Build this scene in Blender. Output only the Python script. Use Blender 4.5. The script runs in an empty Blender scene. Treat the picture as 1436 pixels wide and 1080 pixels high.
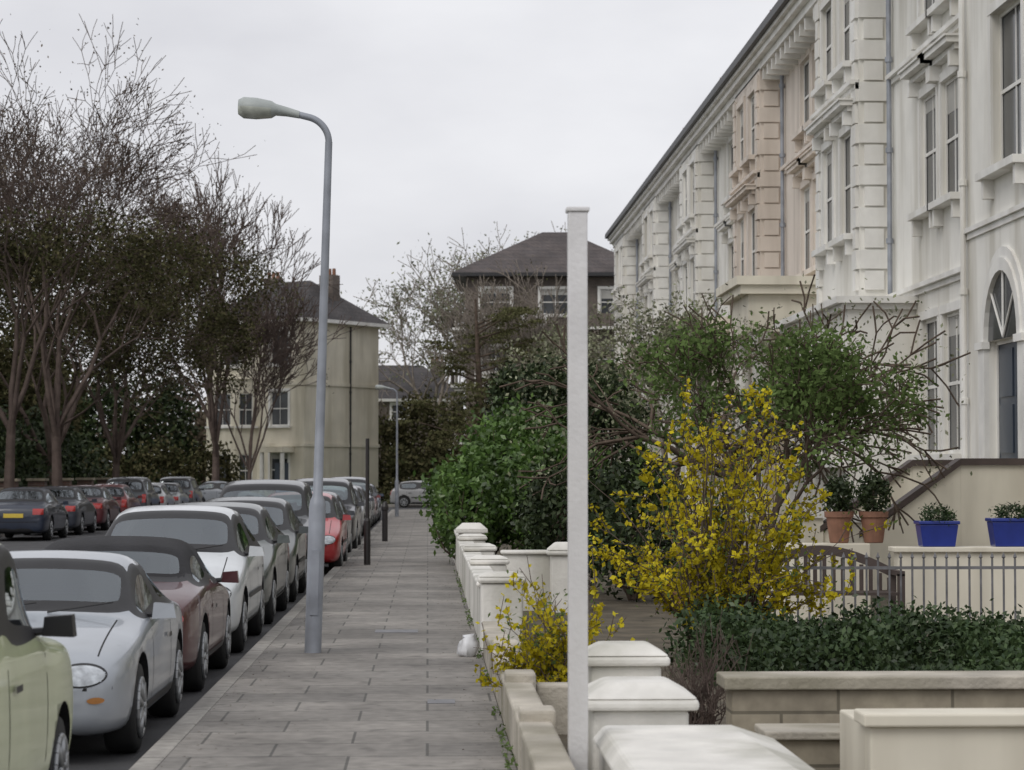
import bpy, bmesh, math, random
import numpy as np
from mathutils import Vector, Matrix, noise
from mathutils.bvhtree import BVHTree
random.seed(7); np.random.seed(7)
S=bpy.context.scene
COL=S.collection
# ---------------------------------------------------------------- materials
def nodes(name):
    m=bpy.data.materials.new(name); m.use_nodes=True
    nt=m.node_tree; b=nt.nodes['Principled BSDF']
    return m,nt,b
def mixc(nt,fac,a,b,mode='MIX'):
    n=nt.nodes.new('ShaderNodeMix'); n.data_type='RGBA'; n.blend_type=mode
    if isinstance(fac,(int,float)): n.inputs[0].default_value=fac
    else: nt.links.new(fac,n.inputs[0])
    for i,v in ((6,a),(7,b)):
        if isinstance(v,tuple): n.inputs[i].default_value=(*v[:3],1)
        else: nt.links.new(v,n.inputs[i])
    return n.outputs[2]
def noise_n(nt,scale,detail=3,vec=None,stretch=None):
    tc=nt.nodes.new('ShaderNodeTexCoord'); v=tc.outputs['Object']
    if stretch:
        mp=nt.nodes.new('ShaderNodeMapping'); mp.inputs['Scale'].default_value=stretch
        nt.links.new(v,mp.inputs[0]); v=mp.outputs[0]
    n=nt.nodes.new('ShaderNodeTexNoise'); n.inputs['Scale'].default_value=scale; n.inputs['Detail'].default_value=detail
    nt.links.new(v,n.inputs['Vector']); return n.outputs['Fac']
def ramp(nt,fac,stops):
    r=nt.nodes.new('ShaderNodeValToRGB'); e=r.color_ramp.elements
    while len(e)<len(stops): e.new(0.5)
    for i,(p,c) in enumerate(stops):
        e[i].position=p; e[i].color=(*c,1) if len(c)==3 else c
    nt.links.new(fac,r.inputs[0]); return r.outputs[0]
def mat(name,c,rough=0.7,var=0.25,scale=3.0,bump=0.0,metal=0.0,coat=0.0,dirt=None,bscale=None,stretch=None,back=None):
    m,nt,b=nodes(name)
    f=noise_n(nt,scale,4,stretch=stretch)
    d=tuple(x*(1-var) for x in c); l=tuple(min(1,x*(1+var*0.5)) for x in c)
    col=ramp(nt,f,[(0.3,d),(0.7,l)])
    if dirt:
        f2=noise_n(nt,0.9,5,stretch=(1.5,1.5,0.22))
        k=ramp(nt,f2,[(0.44,(0,0,0)),(0.68,(1,1,1))])
        col=mixc(nt,k,col,dirt)
    if back:
        g=nt.nodes.new('ShaderNodeNewGeometry'); col=mixc(nt,g.outputs['Backfacing'],col,back)
    nt.links.new(col,b.inputs['Base Color'])
    b.inputs['Roughness'].default_value=rough; b.inputs['Metallic'].default_value=metal
    b.inputs['Coat Weight'].default_value=coat; b.inputs['Coat Roughness'].default_value=0.05
    if bump:
        bn=nt.nodes.new('ShaderNodeBump'); bn.inputs['Strength'].default_value=bump; bn.inputs['Distance'].default_value=0.02
        nt.links.new(noise_n(nt,bscale or scale*8,3),bn.inputs['Height']); nt.links.new(bn.outputs[0],b.inputs['Normal'])
    return m
def diffmat(name,c,var=0.3,scale=2.0):
    m,nt,b=nodes(name); nt.nodes.remove(b); f=noise_n(nt,scale,2)
    col=ramp(nt,f,[(0.3,tuple(x*(1-var) for x in c)),(0.7,tuple(x*(1+var*.5) for x in c))])
    d=nt.nodes.new('ShaderNodeBsdfDiffuse'); nt.links.new(col,d.inputs[0]); nt.links.new(d.outputs[0],nt.nodes['Material Output'].inputs[0]); return m
def leafmat(name,cols,trans=0.2,gl=0.0):
    m,nt,b=nodes(name); nt.nodes.remove(b)
    g=nt.nodes.new('ShaderNodeNewGeometry')
    n=len(cols); c=ramp(nt,g.outputs['Random Per Island'],[(i/(max(1,n-1)),cols[i]) for i in range(n)])
    f=noise_n(nt,1.6,2); k=ramp(nt,f,[(0.35,(0.5,0.5,0.5)),(0.65,(1.25,1.25,1.25))])
    c=mixc(nt,1.0,c,k,'MULTIPLY'); out=nt.nodes['Material Output']
    d=nt.nodes.new('ShaderNodeBsdfDiffuse'); nt.links.new(c,d.inputs[0]); sh=d.outputs[0]
    if trans:
        t=nt.nodes.new('ShaderNodeBsdfTranslucent'); nt.links.new(c,t.inputs[0])
        mx=nt.nodes.new('ShaderNodeMixShader'); mx.inputs[0].default_value=trans
        nt.links.new(sh,mx.inputs[1]); nt.links.new(t.outputs[0],mx.inputs[2]); sh=mx.outputs[0]
    if gl:
        t=nt.nodes.new('ShaderNodeBsdfGlossy'); t.inputs['Roughness'].default_value=0.4
        mx=nt.nodes.new('ShaderNodeMixShader'); mx.inputs[0].default_value=gl
        nt.links.new(sh,mx.inputs[1]); nt.links.new(t.outputs[0],mx.inputs[2]); sh=mx.outputs[0]
    nt.links.new(sh,out.inputs[0])
    return m
def brickmat(name,c1,c2,mort,bw,rh,ms,rough=0.85,axis='xz',var=0.4,bias=0.0,bump=0.3,big=0.6,stain=False):
    m,nt,b=nodes(name)
    tc=nt.nodes.new('ShaderNodeTexCoord'); sp=nt.nodes.new('ShaderNodeSeparateXYZ'); cb=nt.nodes.new('ShaderNodeCombineXYZ')
    nt.links.new(tc.outputs['Object'],sp.inputs[0])
    if axis=='xz':
        ad=nt.nodes.new('ShaderNodeMath'); nt.links.new(sp.outputs[0],ad.inputs[0]); nt.links.new(sp.outputs[1],ad.inputs[1])
        nt.links.new(ad.outputs[0],cb.inputs[0]); nt.links.new(sp.outputs[2],cb.inputs[1])
    else:
        nt.links.new(sp.outputs[0],cb.inputs[0]); nt.links.new(sp.outputs[1],cb.inputs[1])
    br=nt.nodes.new('ShaderNodeTexBrick'); nt.links.new(cb.outputs[0],br.inputs[0])
    for k,v in (('Color1',c1),('Color2',c2),('Mortar',mort)): br.inputs[k].default_value=(*v,1)
    br.inputs['Scale'].default_value=1; br.inputs['Brick Width'].default_value=bw; br.inputs['Row Height'].default_value=rh
    br.inputs['Mortar Size'].default_value=ms; br.inputs['Mortar Smooth'].default_value=0.4; br.inputs['Bias'].default_value=bias
    f=noise_n(nt,big,6); k=ramp(nt,f,[(0.35,(1-var,)*3),(0.65,(1.1,)*3)])
    c=mixc(nt,1.0,br.outputs[0],k,'MULTIPLY')
    f=noise_n(nt,9,5); k=ramp(nt,f,[(0.3,(0.78,)*3),(0.7,(1.14,)*3)])
    c=mixc(nt,1.0,c,k,'MULTIPLY')
    if stain:
        f=noise_n(nt,3.7,2); k=ramp(nt,f,[(0.60,(1,)*3),(0.70,(0.72,)*3)]); c=mixc(nt,1.0,c,k,'MULTIPLY')
        v=nt.nodes.new('ShaderNodeTexVoronoi'); v.inputs['Scale'].default_value=3.5; nt.links.new(tc.outputs['Object'],v.inputs['Vector'])
        k=ramp(nt,v.outputs['Distance'],[(0.05,(0.6,)*3),(0.085,(1,)*3)]); c=mixc(nt,1.0,c,k,'MULTIPLY')
    nt.links.new(c,b.inputs['Base Color']); b.inputs['Roughness'].default_value=rough
    if bump:
        bn=nt.nodes.new('ShaderNodeBump'); bn.inputs['Strength'].default_value=bump; bn.inputs['Distance'].default_value=0.01; bn.invert=True
        nt.links.new(br.outputs['Fac'],bn.inputs['Height']); nt.links.new(bn.outputs[0],b.inputs['Normal'])
    return m
M={}
M['asphalt']=mat('asphalt',(0.065,0.065,0.068),0.85,0.35,1.2,0.4,bscale=60)
M['slab']=brickmat('paving_slabs',(0.30,0.28,0.255),(0.225,0.212,0.195),(0.12,0.115,0.105),0.92,0.66,0.011,axis='xy',var=0.34,bump=0.25,big=0.8,stain=True)
M['kerb']=brickmat('kerb_stone',(0.37,0.35,0.32),(0.29,0.275,0.25),(0.13,0.125,0.12),5.0,0.92,0.01,axis='xy',var=0.3,bump=0)
M['soil']=mat('soil',(0.12,0.10,0.07),0.95,0.5,2.5,0.6)
M['grass']=mat('grass_ground',(0.09,0.12,0.05),0.95,0.5,2.0)
M['stucco']=mat('white_stucco',(0.82,0.805,0.755),0.75,0.08,1.3,dirt=(0.56,0.535,0.47))
M['stucco2']=mat('cream_stucco',(0.76,0.715,0.60),0.75,0.10,1.3,dirt=(0.52,0.48,0.39))
M['cream']=mat('pale_cream_stucco',(0.76,0.71,0.585),0.8,0.14,0.7,dirt=(0.56,0.515,0.40))
M['pink']=mat('pink_stucco',(0.74,0.665,0.59),0.75,0.08,1.3,dirt=(0.53,0.465,0.40))
M['trim']=mat('white_trim',(0.81,0.80,0.765),0.6,0.14,2,dirt=(0.66,0.64,0.59))
M['whitewall']=mat('white_painted_wall',(0.80,0.78,0.73),0.7,0.16,3,0.3,dirt=(0.42,0.41,0.35),bscale=25)
M['concrete']=mat('old_render',(0.50,0.46,0.39),0.85,0.3,2.5,0.5,dirt=(0.25,0.23,0.17),bscale=30)
M['stone']=brickmat('garden_stone',(0.42,0.37,0.28),(0.34,0.30,0.23),(0.18,0.16,0.12),0.7,0.20,0.012)
M['slate']=brickmat('slate_roof',(0.085,0.075,0.075),(0.065,0.06,0.062),(0.03,0.03,0.03),0.3,0.22,0.012,bump=0)
M['tile']=brickmat('tile_roof',(0.115,0.095,0.09),(0.09,0.078,0.078),(0.05,0.04,0.04),0.3,0.25,0.015,bump=0)
M['brick']=brickmat('brown_brick',(0.185,0.145,0.12),(0.145,0.118,0.102),(0.20,0.18,0.16),0.24,0.085,0.012,bump=0)
M['redbrick']=brickmat('red_brick',(0.18,0.10,0.08),(0.13,0.08,0.068),(0.17,0.14,0.12),0.24,0.085,0.012,bump=0)
M['dark']=mat('dark_trim',(0.03,0.03,0.032),0.5,0.2,5)
M['iron']=mat('dark_iron',(0.025,0.022,0.022),0.45,0.2,5)
M['greyiron']=mat('weathered_iron',(0.17,0.17,0.18),0.55,0.4,8)
M['handrail']=mat('brown_cap',(0.075,0.055,0.048),0.6,0.25,5)
M['lamp']=mat('galvanised_steel',(0.31,0.33,0.37),0.5,0.3,3,metal=0.3)
M['lamphead']=mat('lamp_housing',(0.38,0.41,0.40),0.5,0.12,6)
M['lens']=mat('lamp_lens',(0.45,0.47,0.42),0.25,0.3,12)
M['post']=mat('post_paint',(0.74,0.73,0.74),0.6,0.1,4,0.2,dirt=(0.52,0.51,0.49))
M['bark']=diffmat('bark',(0.13,0.10,0.08),0.35,6)
M['bark2']=diffmat('twig_bark',(0.135,0.105,0.092),0.3,3)
M['bark3']=diffmat('pale_twig_bark',(0.27,0.235,0.20),0.3,3)
M['blue']=mat('blue_glaze',(0.02,0.04,0.26),0.3,0.2,6,coat=0.4)
M['terra']=mat('terracotta',(0.25,0.125,0.08),0.8,0.25,8)
M['bag']=mat('plastic_bag',(0.75,0.76,0.78),0.4,0.1,8)
def glassmat(name,c,rough=0.04):
    m,nt,b=nodes(name); f=noise_n(nt,0.8,3)
    col=ramp(nt,f,[(0.4,tuple(x*0.6 for x in c)),(0.6,c)])
    nt.links.new(col,b.inputs['Base Color']); b.inputs['Roughness'].default_value=rough; b.inputs['IOR'].default_value=1.35
    return m
M['wglass']=glassmat('window_glass',(0.07,0.075,0.08),0.12)
def carglass():
    m,nt,b=nodes('car_glass'); nt.nodes.remove(b)
    t=nt.nodes.new('ShaderNodeBsdfTransparent'); t.inputs[0].default_value=(0.62,0.70,0.68,1)
    g=nt.nodes.new('ShaderNodeBsdfGlossy'); g.inputs['Roughness'].default_value=0.03; g.inputs[0].default_value=(0.88,0.95,1,1)
    fr=nt.nodes.new('ShaderNodeFresnel'); fr.inputs[0].default_value=1.6
    ad=nt.nodes.new('ShaderNodeMath'); ad.operation='MULTIPLY_ADD'; ad.inputs[1].default_value=0.85; ad.inputs[2].default_value=0.14; ad.use_clamp=True; nt.links.new(fr.outputs[0],ad.inputs[0])
    mx=nt.nodes.new('ShaderNodeMixShader'); nt.links.new(ad.outputs[0],mx.inputs[0]); nt.links.new(t.outputs[0],mx.inputs[1]); nt.links.new(g.outputs[0],mx.inputs[2])
    nt.links.new(mx.outputs[0],nt.nodes['Material Output'].inputs[0]); return m
M['cglass']=carglass()
M['seat']=diffmat('seat_fabric',(0.14,0.14,0.145),0.2,6)
M['dash']=diffmat('dashboard',(0.07,0.07,0.072),0.2,6)
M['blind']=mat('window_blind',(0.45,0.44,0.41),0.7,0.15,2)
M['tyre']=mat('tyre_rubber',(0.018,0.018,0.018),0.85,0.2,8)
M['rim']=mat('wheel_alloy',(0.34,0.35,0.36),0.4,0.2,8,metal=0.6)
M['black']=mat('black_plastic',(0.018,0.018,0.02),0.5,0.2,8)
M['headl']=mat('headlight_glass',(0.50,0.53,0.56),0.08,0.4,18,metal=0.4,coat=1)
M['tail']=mat('tail_light',(0.40,0.015,0.012),0.15,0.2,12,coat=1)
M['amber']=mat('indicator_amber',(0.45,0.20,0.06),0.2,0.2,12)
M['platew']=mat('plate_white',(0.7,0.7,0.68),0.5,0.1,30)
M['platey']=mat('plate_yellow',(0.65,0.48,0.06),0.5,0.1,30)
M['seam']=mat('panel_gap',(0.012,0.012,0.012),0.8,0.1,5)
def paint(name,c,metal=0.0):
    return mat(name,c,0.35,0.18,1.5,metal=metal,coat=0.7,back=(0.03,0.03,0.03))
# ---------------------------------------------------------------- mesh builder
class MB:
    def __init__(s): s.v=[]; s.f=[]; s.m=[]; s.names=[]
    def mi(s,k):
        if k not in s.names: s.names.append(k)
        return s.names.index(k)
    def poly(s,pts,k):
        b=len(s.v); s.v+= [tuple(p) for p in pts]; s.f.append(tuple(range(b,b+len(pts)))); s.m.append(s.mi(k))
    def hexa(s,p,k):
        b=len(s.v); s.v+=[tuple(q) for q in p]
        for f in ((0,3,2,1),(4,5,6,7),(0,1,5,4),(1,2,6,5),(2,3,7,6),(3,0,4,7)):
            s.f.append(tuple(b+i for i in f)); s.m.append(s.mi(k))
    def box(s,x0,x1,y0,y1,z0,z1,k):
        s.hexa([(x0,y0,z0),(x1,y0,z0),(x1,y1,z0),(x0,y1,z0),(x0,y0,z1),(x1,y0,z1),(x1,y1,z1),(x0,y1,z1)],k)
    def obox(s,O,u,n,u0,u1,d0,d1,z0,z1,k):
        P=lambda a,d,z:(O[0]+u[0]*a+n[0]*d,O[1]+u[1]*a+n[1]*d,O[2]+z)
        s.hexa([P(u0,d0,z0),P(u1,d0,z0),P(u1,d1,z0),P(u0,d1,z0),P(u0,d0,z1),P(u1,d0,z1),P(u1,d1,z1),P(u0,d1,z1)],k)
    def tube(s,p0,p1,r0,r1,n,k,caps=True):
        p0=Vector(p0);p1=Vector(p1); d=(p1-p0).normalized(); a=d.orthogonal().normalized(); c=d.cross(a)
        b=len(s.v)
        for p,r in((p0,r0),(p1,r1)):
            for i in range(n):
                t=2*math.pi*i/n; s.v.append(tuple(p+a*(r*math.cos(t))+c*(r*math.sin(t))))
        for i in range(n):
            j=(i+1)%n; s.f.append((b+i,b+j,b+n+j,b+n+i)); s.m.append(s.mi(k))
        if caps:
            s.f.append(tuple(b+i for i in range(n))[::-1]); s.m.append(s.mi(k)); s.f.append(tuple(b+n+i for i in range(n))); s.m.append(s.mi(k))
    def sweep(s,pts,r,n,k):   # path in the XZ plane, shared rings
        b=len(s.v); N_=len(pts)
        for i,p in enumerate(pts):
            a=Vector(pts[max(0,i-1)]);c=Vector(pts[min(N_-1,i+1)]); d=(c-a).normalized(); u=Vector((0,1,0)); w=d.cross(u)
            for j in range(n):
                t=2*math.pi*j/n; s.v.append(tuple(Vector(p)+u*(r*math.cos(t))+w*(r*math.sin(t))))
        for i in range(N_-1):
            for j in range(n):
                q=(j+1)%n; s.f.append((b+i*n+j,b+i*n+q,b+(i+1)*n+q,b+(i+1)*n+j)); s.m.append(s.mi(k))
    def rev(s,prof,c,n,k,axis='z'):
        b=len(s.v)
        for r,h in prof:
            for i in range(n):
                t=2*math.pi*i/n; x,y=r*math.cos(t),r*math.sin(t)
                s.v.append((c[0]+x,c[1]+y,c[2]+h) if axis=='z' else (c[0]+h,c[1]+x,c[2]+y))
        for q in range(len(prof)-1):
            for i in range(n):
                j=(i+1)%n; s.f.append((b+q*n+i,b+q*n+j,b+(q+1)*n+j,b+(q+1)*n+i)); s.m.append(s.mi(k))
        s.f.append(tuple(b+i for i in range(n))[::-1]); s.m.append(s.mi(k))
        e=b+(len(prof)-1)*n; s.f.append(tuple(e+i for i in range(n))); s.m.append(s.mi(k))
    def mesh(s,name,smooth=False):
        me=bpy.data.meshes.new(name); me.from_pydata(s.v,[],s.f)
        for k in s.names: me.materials.append(M[k] if isinstance(k,str) else k)
        me.polygons.foreach_set('material_index',s.m)
        if smooth: me.polygons.foreach_set('use_smooth',[True]*len(s.f))
        me.update(); return me
    def obj(s,name,parent=None,bevel=0,smooth=False,loc=None):
        o=bpy.data.objects.new(name,s.mesh(name,smooth)); COL.objects.link(o)
        if parent: o.parent=parent
        if loc: o.location=loc
        if bevel:
            bv=o.modifiers.new('bevel','BEVEL'); bv.width=bevel; bv.segments=2; bv.limit_method='ANGLE'
        return o
def empty(name,loc=(0,0,0),rz=0):
    e=bpy.data.objects.new(name,None); COL.objects.link(e); e.location=loc; e.rotation_euler=(0,0,rz); e.empty_display_size=0.3
    return e
def npmesh(name,V,F,k,smooth=False):
    me=bpy.data.meshes.new(name); nv=len(V); nf=len(F); q=F.shape[1]
    me.vertices.add(nv); me.vertices.foreach_set('co',V.astype(np.float32).ravel())
    me.loops.add(nf*q); me.loops.foreach_set('vertex_index',F.astype(np.int32).ravel())
    me.polygons.add(nf); me.polygons.foreach_set('loop_start',np.arange(0,nf*q,q,dtype=np.int32))
    me.materials.append(M[k] if isinstance(k,str) else k); me.update(calc_edges=True); me.validate()
    return me
def link(name,me,parent=None,loc=(0,0,0),rz=0,sc=1):
    o=bpy.data.objects.new(name,me); COL.objects.link(o); o.location=loc; o.rotation_euler=(0,0,rz); o.scale=(sc,)*3
    if parent: o.parent=parent
    return o
# ---------------------------------------------------------------- foliage
def leaves_np(P,size,aspect=0.55):
    n=len(P); a=np.random.normal(size=(n,3)); a/=np.linalg.norm(a,axis=1)[:,None]
    b0=np.random.normal(size=(n,3))
    b=np.cross(a,b0); b/=np.linalg.norm(b,axis=1)[:,None]+1e-9
    s=(size*np.random.uniform(0.6,1.3,n))[:,None]
    V=np.stack([P-a*s,P-b*s*aspect,P+a*s,P+b*s*aspect],1).reshape(-1,3)
    F=np.arange(n*4).reshape(n,4); return V,F
def blobpts(blobs,n,inner=0.55,gap=0.5,gs=1.2,seed=0):
    B=np.array(blobs,float); w=(B[:,3]*B[:,4]+B[:,4]*B[:,5]+B[:,3]*B[:,5]); w/=w.sum()
    out=[];tot=0
    while tot<n:
        idx=np.random.choice(len(B),n,p=w); d=np.random.normal(size=(n,3)); d/=np.linalg.norm(d,axis=1)[:,None]
        r=np.random.uniform(inner,1.0,n)**0.7; r*=1+0.12*np.random.normal(size=n)
        P=B[idx,:3]+d*r[:,None]*B[idx,3:6]
        k=np.array([noise.noise(Vector(p)*gs+Vector((seed*7.1,0,0))) for p in P])
        P=P[(k>-0.35+gap*0.5*np.random.uniform(-0.3,1,n))&(P[:,2]>-0.1)]
        out.append(P); tot+=len(P)
    return np.concatenate(out)[:n]
def tubes_np(segs,n=3):
    A=np.array(segs,float); p0=A[:,0:3];p1=A[:,3:6];r0=A[:,6];r1=A[:,7]
    d=p1-p0; L=np.linalg.norm(d,axis=1)[:,None]; d=d/(L+1e-9)
    ref=np.where(np.abs(d[:,2:3])<0.9,np.array([[0,0,1.0]]),np.array([[1.0,0,0]]))
    a=np.cross(d,ref); a/=np.linalg.norm(a,axis=1)[:,None]; c=np.cross(d,a)
    rings=[]
    for p,r in((p0,r0),(p1,r1)):
        for i in range(n):
            t=2*math.pi*i/n; rings.append(p+a*(r*math.cos(t))[:,None]+c*(r*math.sin(t))[:,None])
    V=np.stack(rings,1).reshape(-1,3); m=len(A); base=(np.arange(m)*2*n)[:,None]
    F=[]
    for i in range(n):
        j=(i+1)%n; F.append(base+np.array([[i,j,n+j,n+i]]))
    return V,np.concatenate(F)
def grow(segs,tips,p,d,L,r,depth,P):
    ns=3 if depth>1 else 2
    q=p.copy(); dd=d.copy(); r0=r
    rend=r*P['taper']
    for i in range(ns):
        dd=(dd+Vector(np.random.normal(size=3))*P['wob']+Vector((0,0,P['up']))).normalized()
        q2=q+dd*(L/ns); r1=r+(rend-r)*(i+1)/ns
        segs.append((*q,*q2,max(r0,P['rmin']),max(r1,P['rmin']))); r0=r1
        if depth>0 and i>0 and random.random()<P['side']:
            ax=dd.orthogonal().normalized(); ax.rotate(Matrix.Rotation(random.uniform(0,6.28),3,dd))
            nd=(dd*math.cos(P['ang'])+ax*math.sin(P['ang'])).normalized()
            grow(segs,tips,q2,nd,L*P['ls']*random.uniform(0.7,1.0),r1*0.6,depth-1,P)
        q=q2
        if depth<=1: tips.append(tuple(q))
    if depth==0: return
    k=P['kids']; off=random.uniform(0,6.28)
    for i in range(k):
        ax=dd.orthogonal().normalized(); ax.rotate(Matrix.Rotation(off+6.28*i/k+random.uniform(-.4,.4),3,dd))
        an=P['ang']*random.uniform(0.5,1.1)
        nd=(dd*math.cos(an)+ax*math.sin(an)).normalized()
        grow(segs,tips,q,nd,L*P['ls']*random.uniform(0.8,1.15),rend*0.75,depth-1,P)
def tree(name,loc,H,P,barkk='bark2',leafk=None,nleaf=0,lsize=0.1,leafz=(0,99),rz=0,trunk=0.2,tr=0.2,spread=0.5,sc=1,leaf2=None):
    segs=[];tips=[]
    p=Vector((0,0,-0.15))
    tl=H*trunk; q=Vector((random.uniform(-.1,.1),random.uniform(-.1,.1),tl))
    segs.append((*p,*(p*0.3+q*0.7),tr*1.35,tr)); segs.append((*(p*0.3+q*0.7),*q,tr,tr*0.9))
    n=P.get('limbs',4)
    for i in range(n):
        t=6.28*i/n+random.uniform(-.4,.4); sp=spread*random.uniform(P.get('smin',0.3),1.2)
        d=Vector((math.cos(t)*sp,math.sin(t)*sp,1)).normalized()
        grow(segs,tips,q-Vector((0,0,0.15*i*tl/4)),d,H*P.get('l0',0.24),tr*0.6,P['depth'],P)
    V,F=tubes_np(segs,4 if len(segs)<4000 else 3)
    e=empty(name,loc,rz); e.scale=(sc,)*3
    link('branches',npmesh('branches',V,F,barkk),e)
    TT=np.array(tips)
    for lk,nl,ls,lz in ([(leafk,nleaf,lsize,leafz)] if leafk else [])+([leaf2] if leaf2 else []):
        T=TT[(TT[:,2]>lz[0])&(TT[:,2]<lz[1])]
        if len(T):
            pts=T[np.random.randint(0,len(T),nl)]+np.random.normal(size=(nl,3))*P.get('lsp',0.25)
            V,F=leaves_np(pts,ls); link('leaves',npmesh('leaves',V,F,lk),e)
    return e
M['lf_olive']=leafmat('olive_leaves',[(0.055,0.055,0.028),(0.10,0.09,0.048),(0.07,0.08,0.036)],0)
M['lf_brown']=leafmat('brown_buds',[(0.115,0.09,0.07),(0.155,0.125,0.095),(0.11,0.095,0.065)],0)
M['lf_bush']=leafmat('laurel_leaves',[(0.055,0.105,0.025),(0.095,0.175,0.038),(0.145,0.24,0.058)],0.2,0.05)
M['lf_dark']=leafmat('dark_leaves',[(0.022,0.036,0.016),(0.044,0.064,0.026),(0.062,0.084,0.034)],0,0.03)
M['lf_spring']=leafmat('spring_leaves',[(0.10,0.15,0.05),(0.155,0.225,0.08),(0.125,0.18,0.06)],0.25)
M['lf_pale']=leafmat('pale_leaves',[(0.22,0.23,0.14),(0.30,0.31,0.22),(0.17,0.19,0.11)],0.1)
M['lf_yellow']=leafmat('forsythia_petals',[(0.44,0.36,0.025),(0.62,0.52,0.03),(0.72,0.63,0.06)],0.3)
M['lf_hedge']=leafmat('hedge_leaves',[(0.024,0.045,0.018),(0.048,0.078,0.03),(0.064,0.098,0.038)],0,0.03)
M['lf_cedar']=leafmat('cedar_needles',[(0.085,0.09,0.042),(0.14,0.14,0.07),(0.11,0.11,0.052)],0)
def bush(name,blobs,n,size,k,stems=True,gap=0.5,gs=1.2,inner=0.5,seed=0,aspect=0.55,parent=None):
    B=np.array(blobs); c=B[:,:2].mean(0); e=parent or empty(name,(c[0],c[1],0))
    off=np.array([c[0],c[1],0])
    P=blobpts(blobs,n,inner,gap,gs,seed)-off
    V,F=leaves_np(P,size,aspect); link('leaves',npmesh('leaves',V,F,k),e)
    if stems:
        segs=[]
        for b in blobs:
            b=np.array(b)
            for i in range(9):
                d=np.random.normal(size=3); d/=np.linalg.norm(d)
                q=b[:3]+d*b[3:6]*0.95-off; p=np.array([b[0]-off[0]+random.uniform(-.1,.1),b[1]-off[1],0.0]); m=(p+q)/2+np.random.normal(size=3)*0.1
                segs.append((*p,*m,0.03,0.018)); segs.append((*m,*q,0.018,0.006))
        V,F=tubes_np(segs,4); link('stems',npmesh('stems',V,F,'bark'),e)
    return e
def forsythia(name,base,nst,H,sp,nfl,lean=(0,0),size=0.03,ysp=1.0,r=0.012,t0f=0.28):
    segs=[];fl=[];gl=[]
    e=empty(name,base)
    per=max(nfl//nst,10 if nfl else 0)
    for i in range(nst):
        t0=random.uniform(0,6.28); R=sp*math.sqrt(random.uniform(0.02,1)); h=H*random.uniform(0.35,1.0)*(1-0.45*(R/sp)**2)
        dx=math.cos(t0)*R+lean[0]*random.random(); dy=math.sin(t0)*R*ysp+lean[1]*random.random(); droop=random.uniform(0,0.3)*R
        b0=Vector((random.uniform(-.12,.12)*sp*2,random.uniform(-.1,.1),-0.05))
        def C(t): return b0+Vector((dx*t**1.3,dy*t**1.3,h*(1-(1-t)**1.3)-droop*t**3))
        pr=C(0); dens=random.choice((0.25,0.8,1.2,1.5))
        for j in range(1,9):
            q=C(j/8)+Vector(np.random.normal(size=3))*0.012
            segs.append((*pr,*q,r*(1-(j-1)/10),r*(1-j/10))); 
            if j>2 and random.random()<0.8:
                tw=q+Vector(np.random.normal(size=3))*0.13*sp+Vector((0,0,0.1)); segs.append((*q,*tw,r*0.45,r*0.3))
                for a in range(int(per*dens//10)): fl.append(q.lerp(tw,random.random())+Vector(np.random.normal(size=3))*0.018)
                gl.append(tw)
            pr=q
        for a in range(int(per*dens//2)):
            t=random.uniform(t0f,1)
            if noise.noise(Vector((t*5,i*3.3,0)))<-0.05: continue
            fl.append(C(t)+Vector(np.random.normal(size=3))*0.026)
    V,F=tubes_np(segs,4); link('stems',npmesh('stems',V,F,'bark2'),e)
    if fl:
        V,F=leaves_np(np.array([tuple(f) for f in fl]),size,0.7); link('blossom',npmesh('blossom',V,F,'lf_yellow'),e)
        G=np.array([tuple(f) for f in gl]); G=G[np.random.randint(0,len(G),len(fl)//5)]+np.random.normal(size=(len(fl)//5,3))*0.05
        V,F=leaves_np(G,size*0.9,0.4); link('leaves',npmesh('leaves',V,F,'lf_spring'),e)
    return e
# ---------------------------------------------------------------- ground
g=MB(); g.poly([(-600,-100,-0.14),(600,-100,-0.14),(600,1500,-0.14),(-600,1500,-0.14)],'grass'); g.obj('ground')
g=MB(); g.poly([(-12,-40,-0.12),(-1.67,-40,-0.12),(-1.67,112,-0.12),(-12,112,-0.12)],'asphalt')
g.poly([(-200,112,-0.12),(200,112,-0.12),(200,126,-0.12),(-200,126,-0.12)],'asphalt'); g.obj('road')
g=MB(); g.box(-1.52,0.50,-40,110,-0.3,0.0,'slab'); g.obj('pavement')
g=MB(); g.box(-1.67,-1.523,-40,110,-0.3,0.006,'kerb'); g.obj('kerb',bevel=0.015)
g=MB(); g.box(-14,-12.15,-40,110,-0.3,0.0,'slab'); g.obj('pavement')
g=MB(); g.box(-12.147,-12.0,-40,110,-0.3,0.006,'kerb'); g.obj('kerb',bevel=0.015)
g=MB(); g.box(-200,200,126.15,129,-0.3,0.0,'slab'); g.obj('pavement')
g=MB(); g.box(-200,200,126,126.147,-0.3,0.006,'kerb'); g.obj('kerb')
g=MB(); g.box(0.503,12,-10,110,-0.3,-0.03,'soil'); g.obj('garden_ground')
g=MB(); g.box(-0.55,-0.1,24.6,25.05,-0.01,0.004,'greyiron'); g.box(0.0,0.2,17.0,17.3,-0.01,0.004,'greyiron'); g.obj('service_cover')
n=1500; X=np.where(np.random.rand(n)<0.5,-1.5+np.abs(np.random.normal(size=n))*0.25,0.47-np.abs(np.random.normal(size=n))*0.18)
P=np.column_stack([X,np.random.uniform(11,60,n),np.full(n,0.008)]); P=P[(P[:,0]>-1.5)&(P[:,0]<0.5)]
V,F=leaves_np(P,0.013); V[:,2]=0.006+np.abs(V[:,2]-0.008)*0.4; link('fallen_leaves',npmesh('fallen_leaves',V,F,'lf_brown'))
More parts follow.
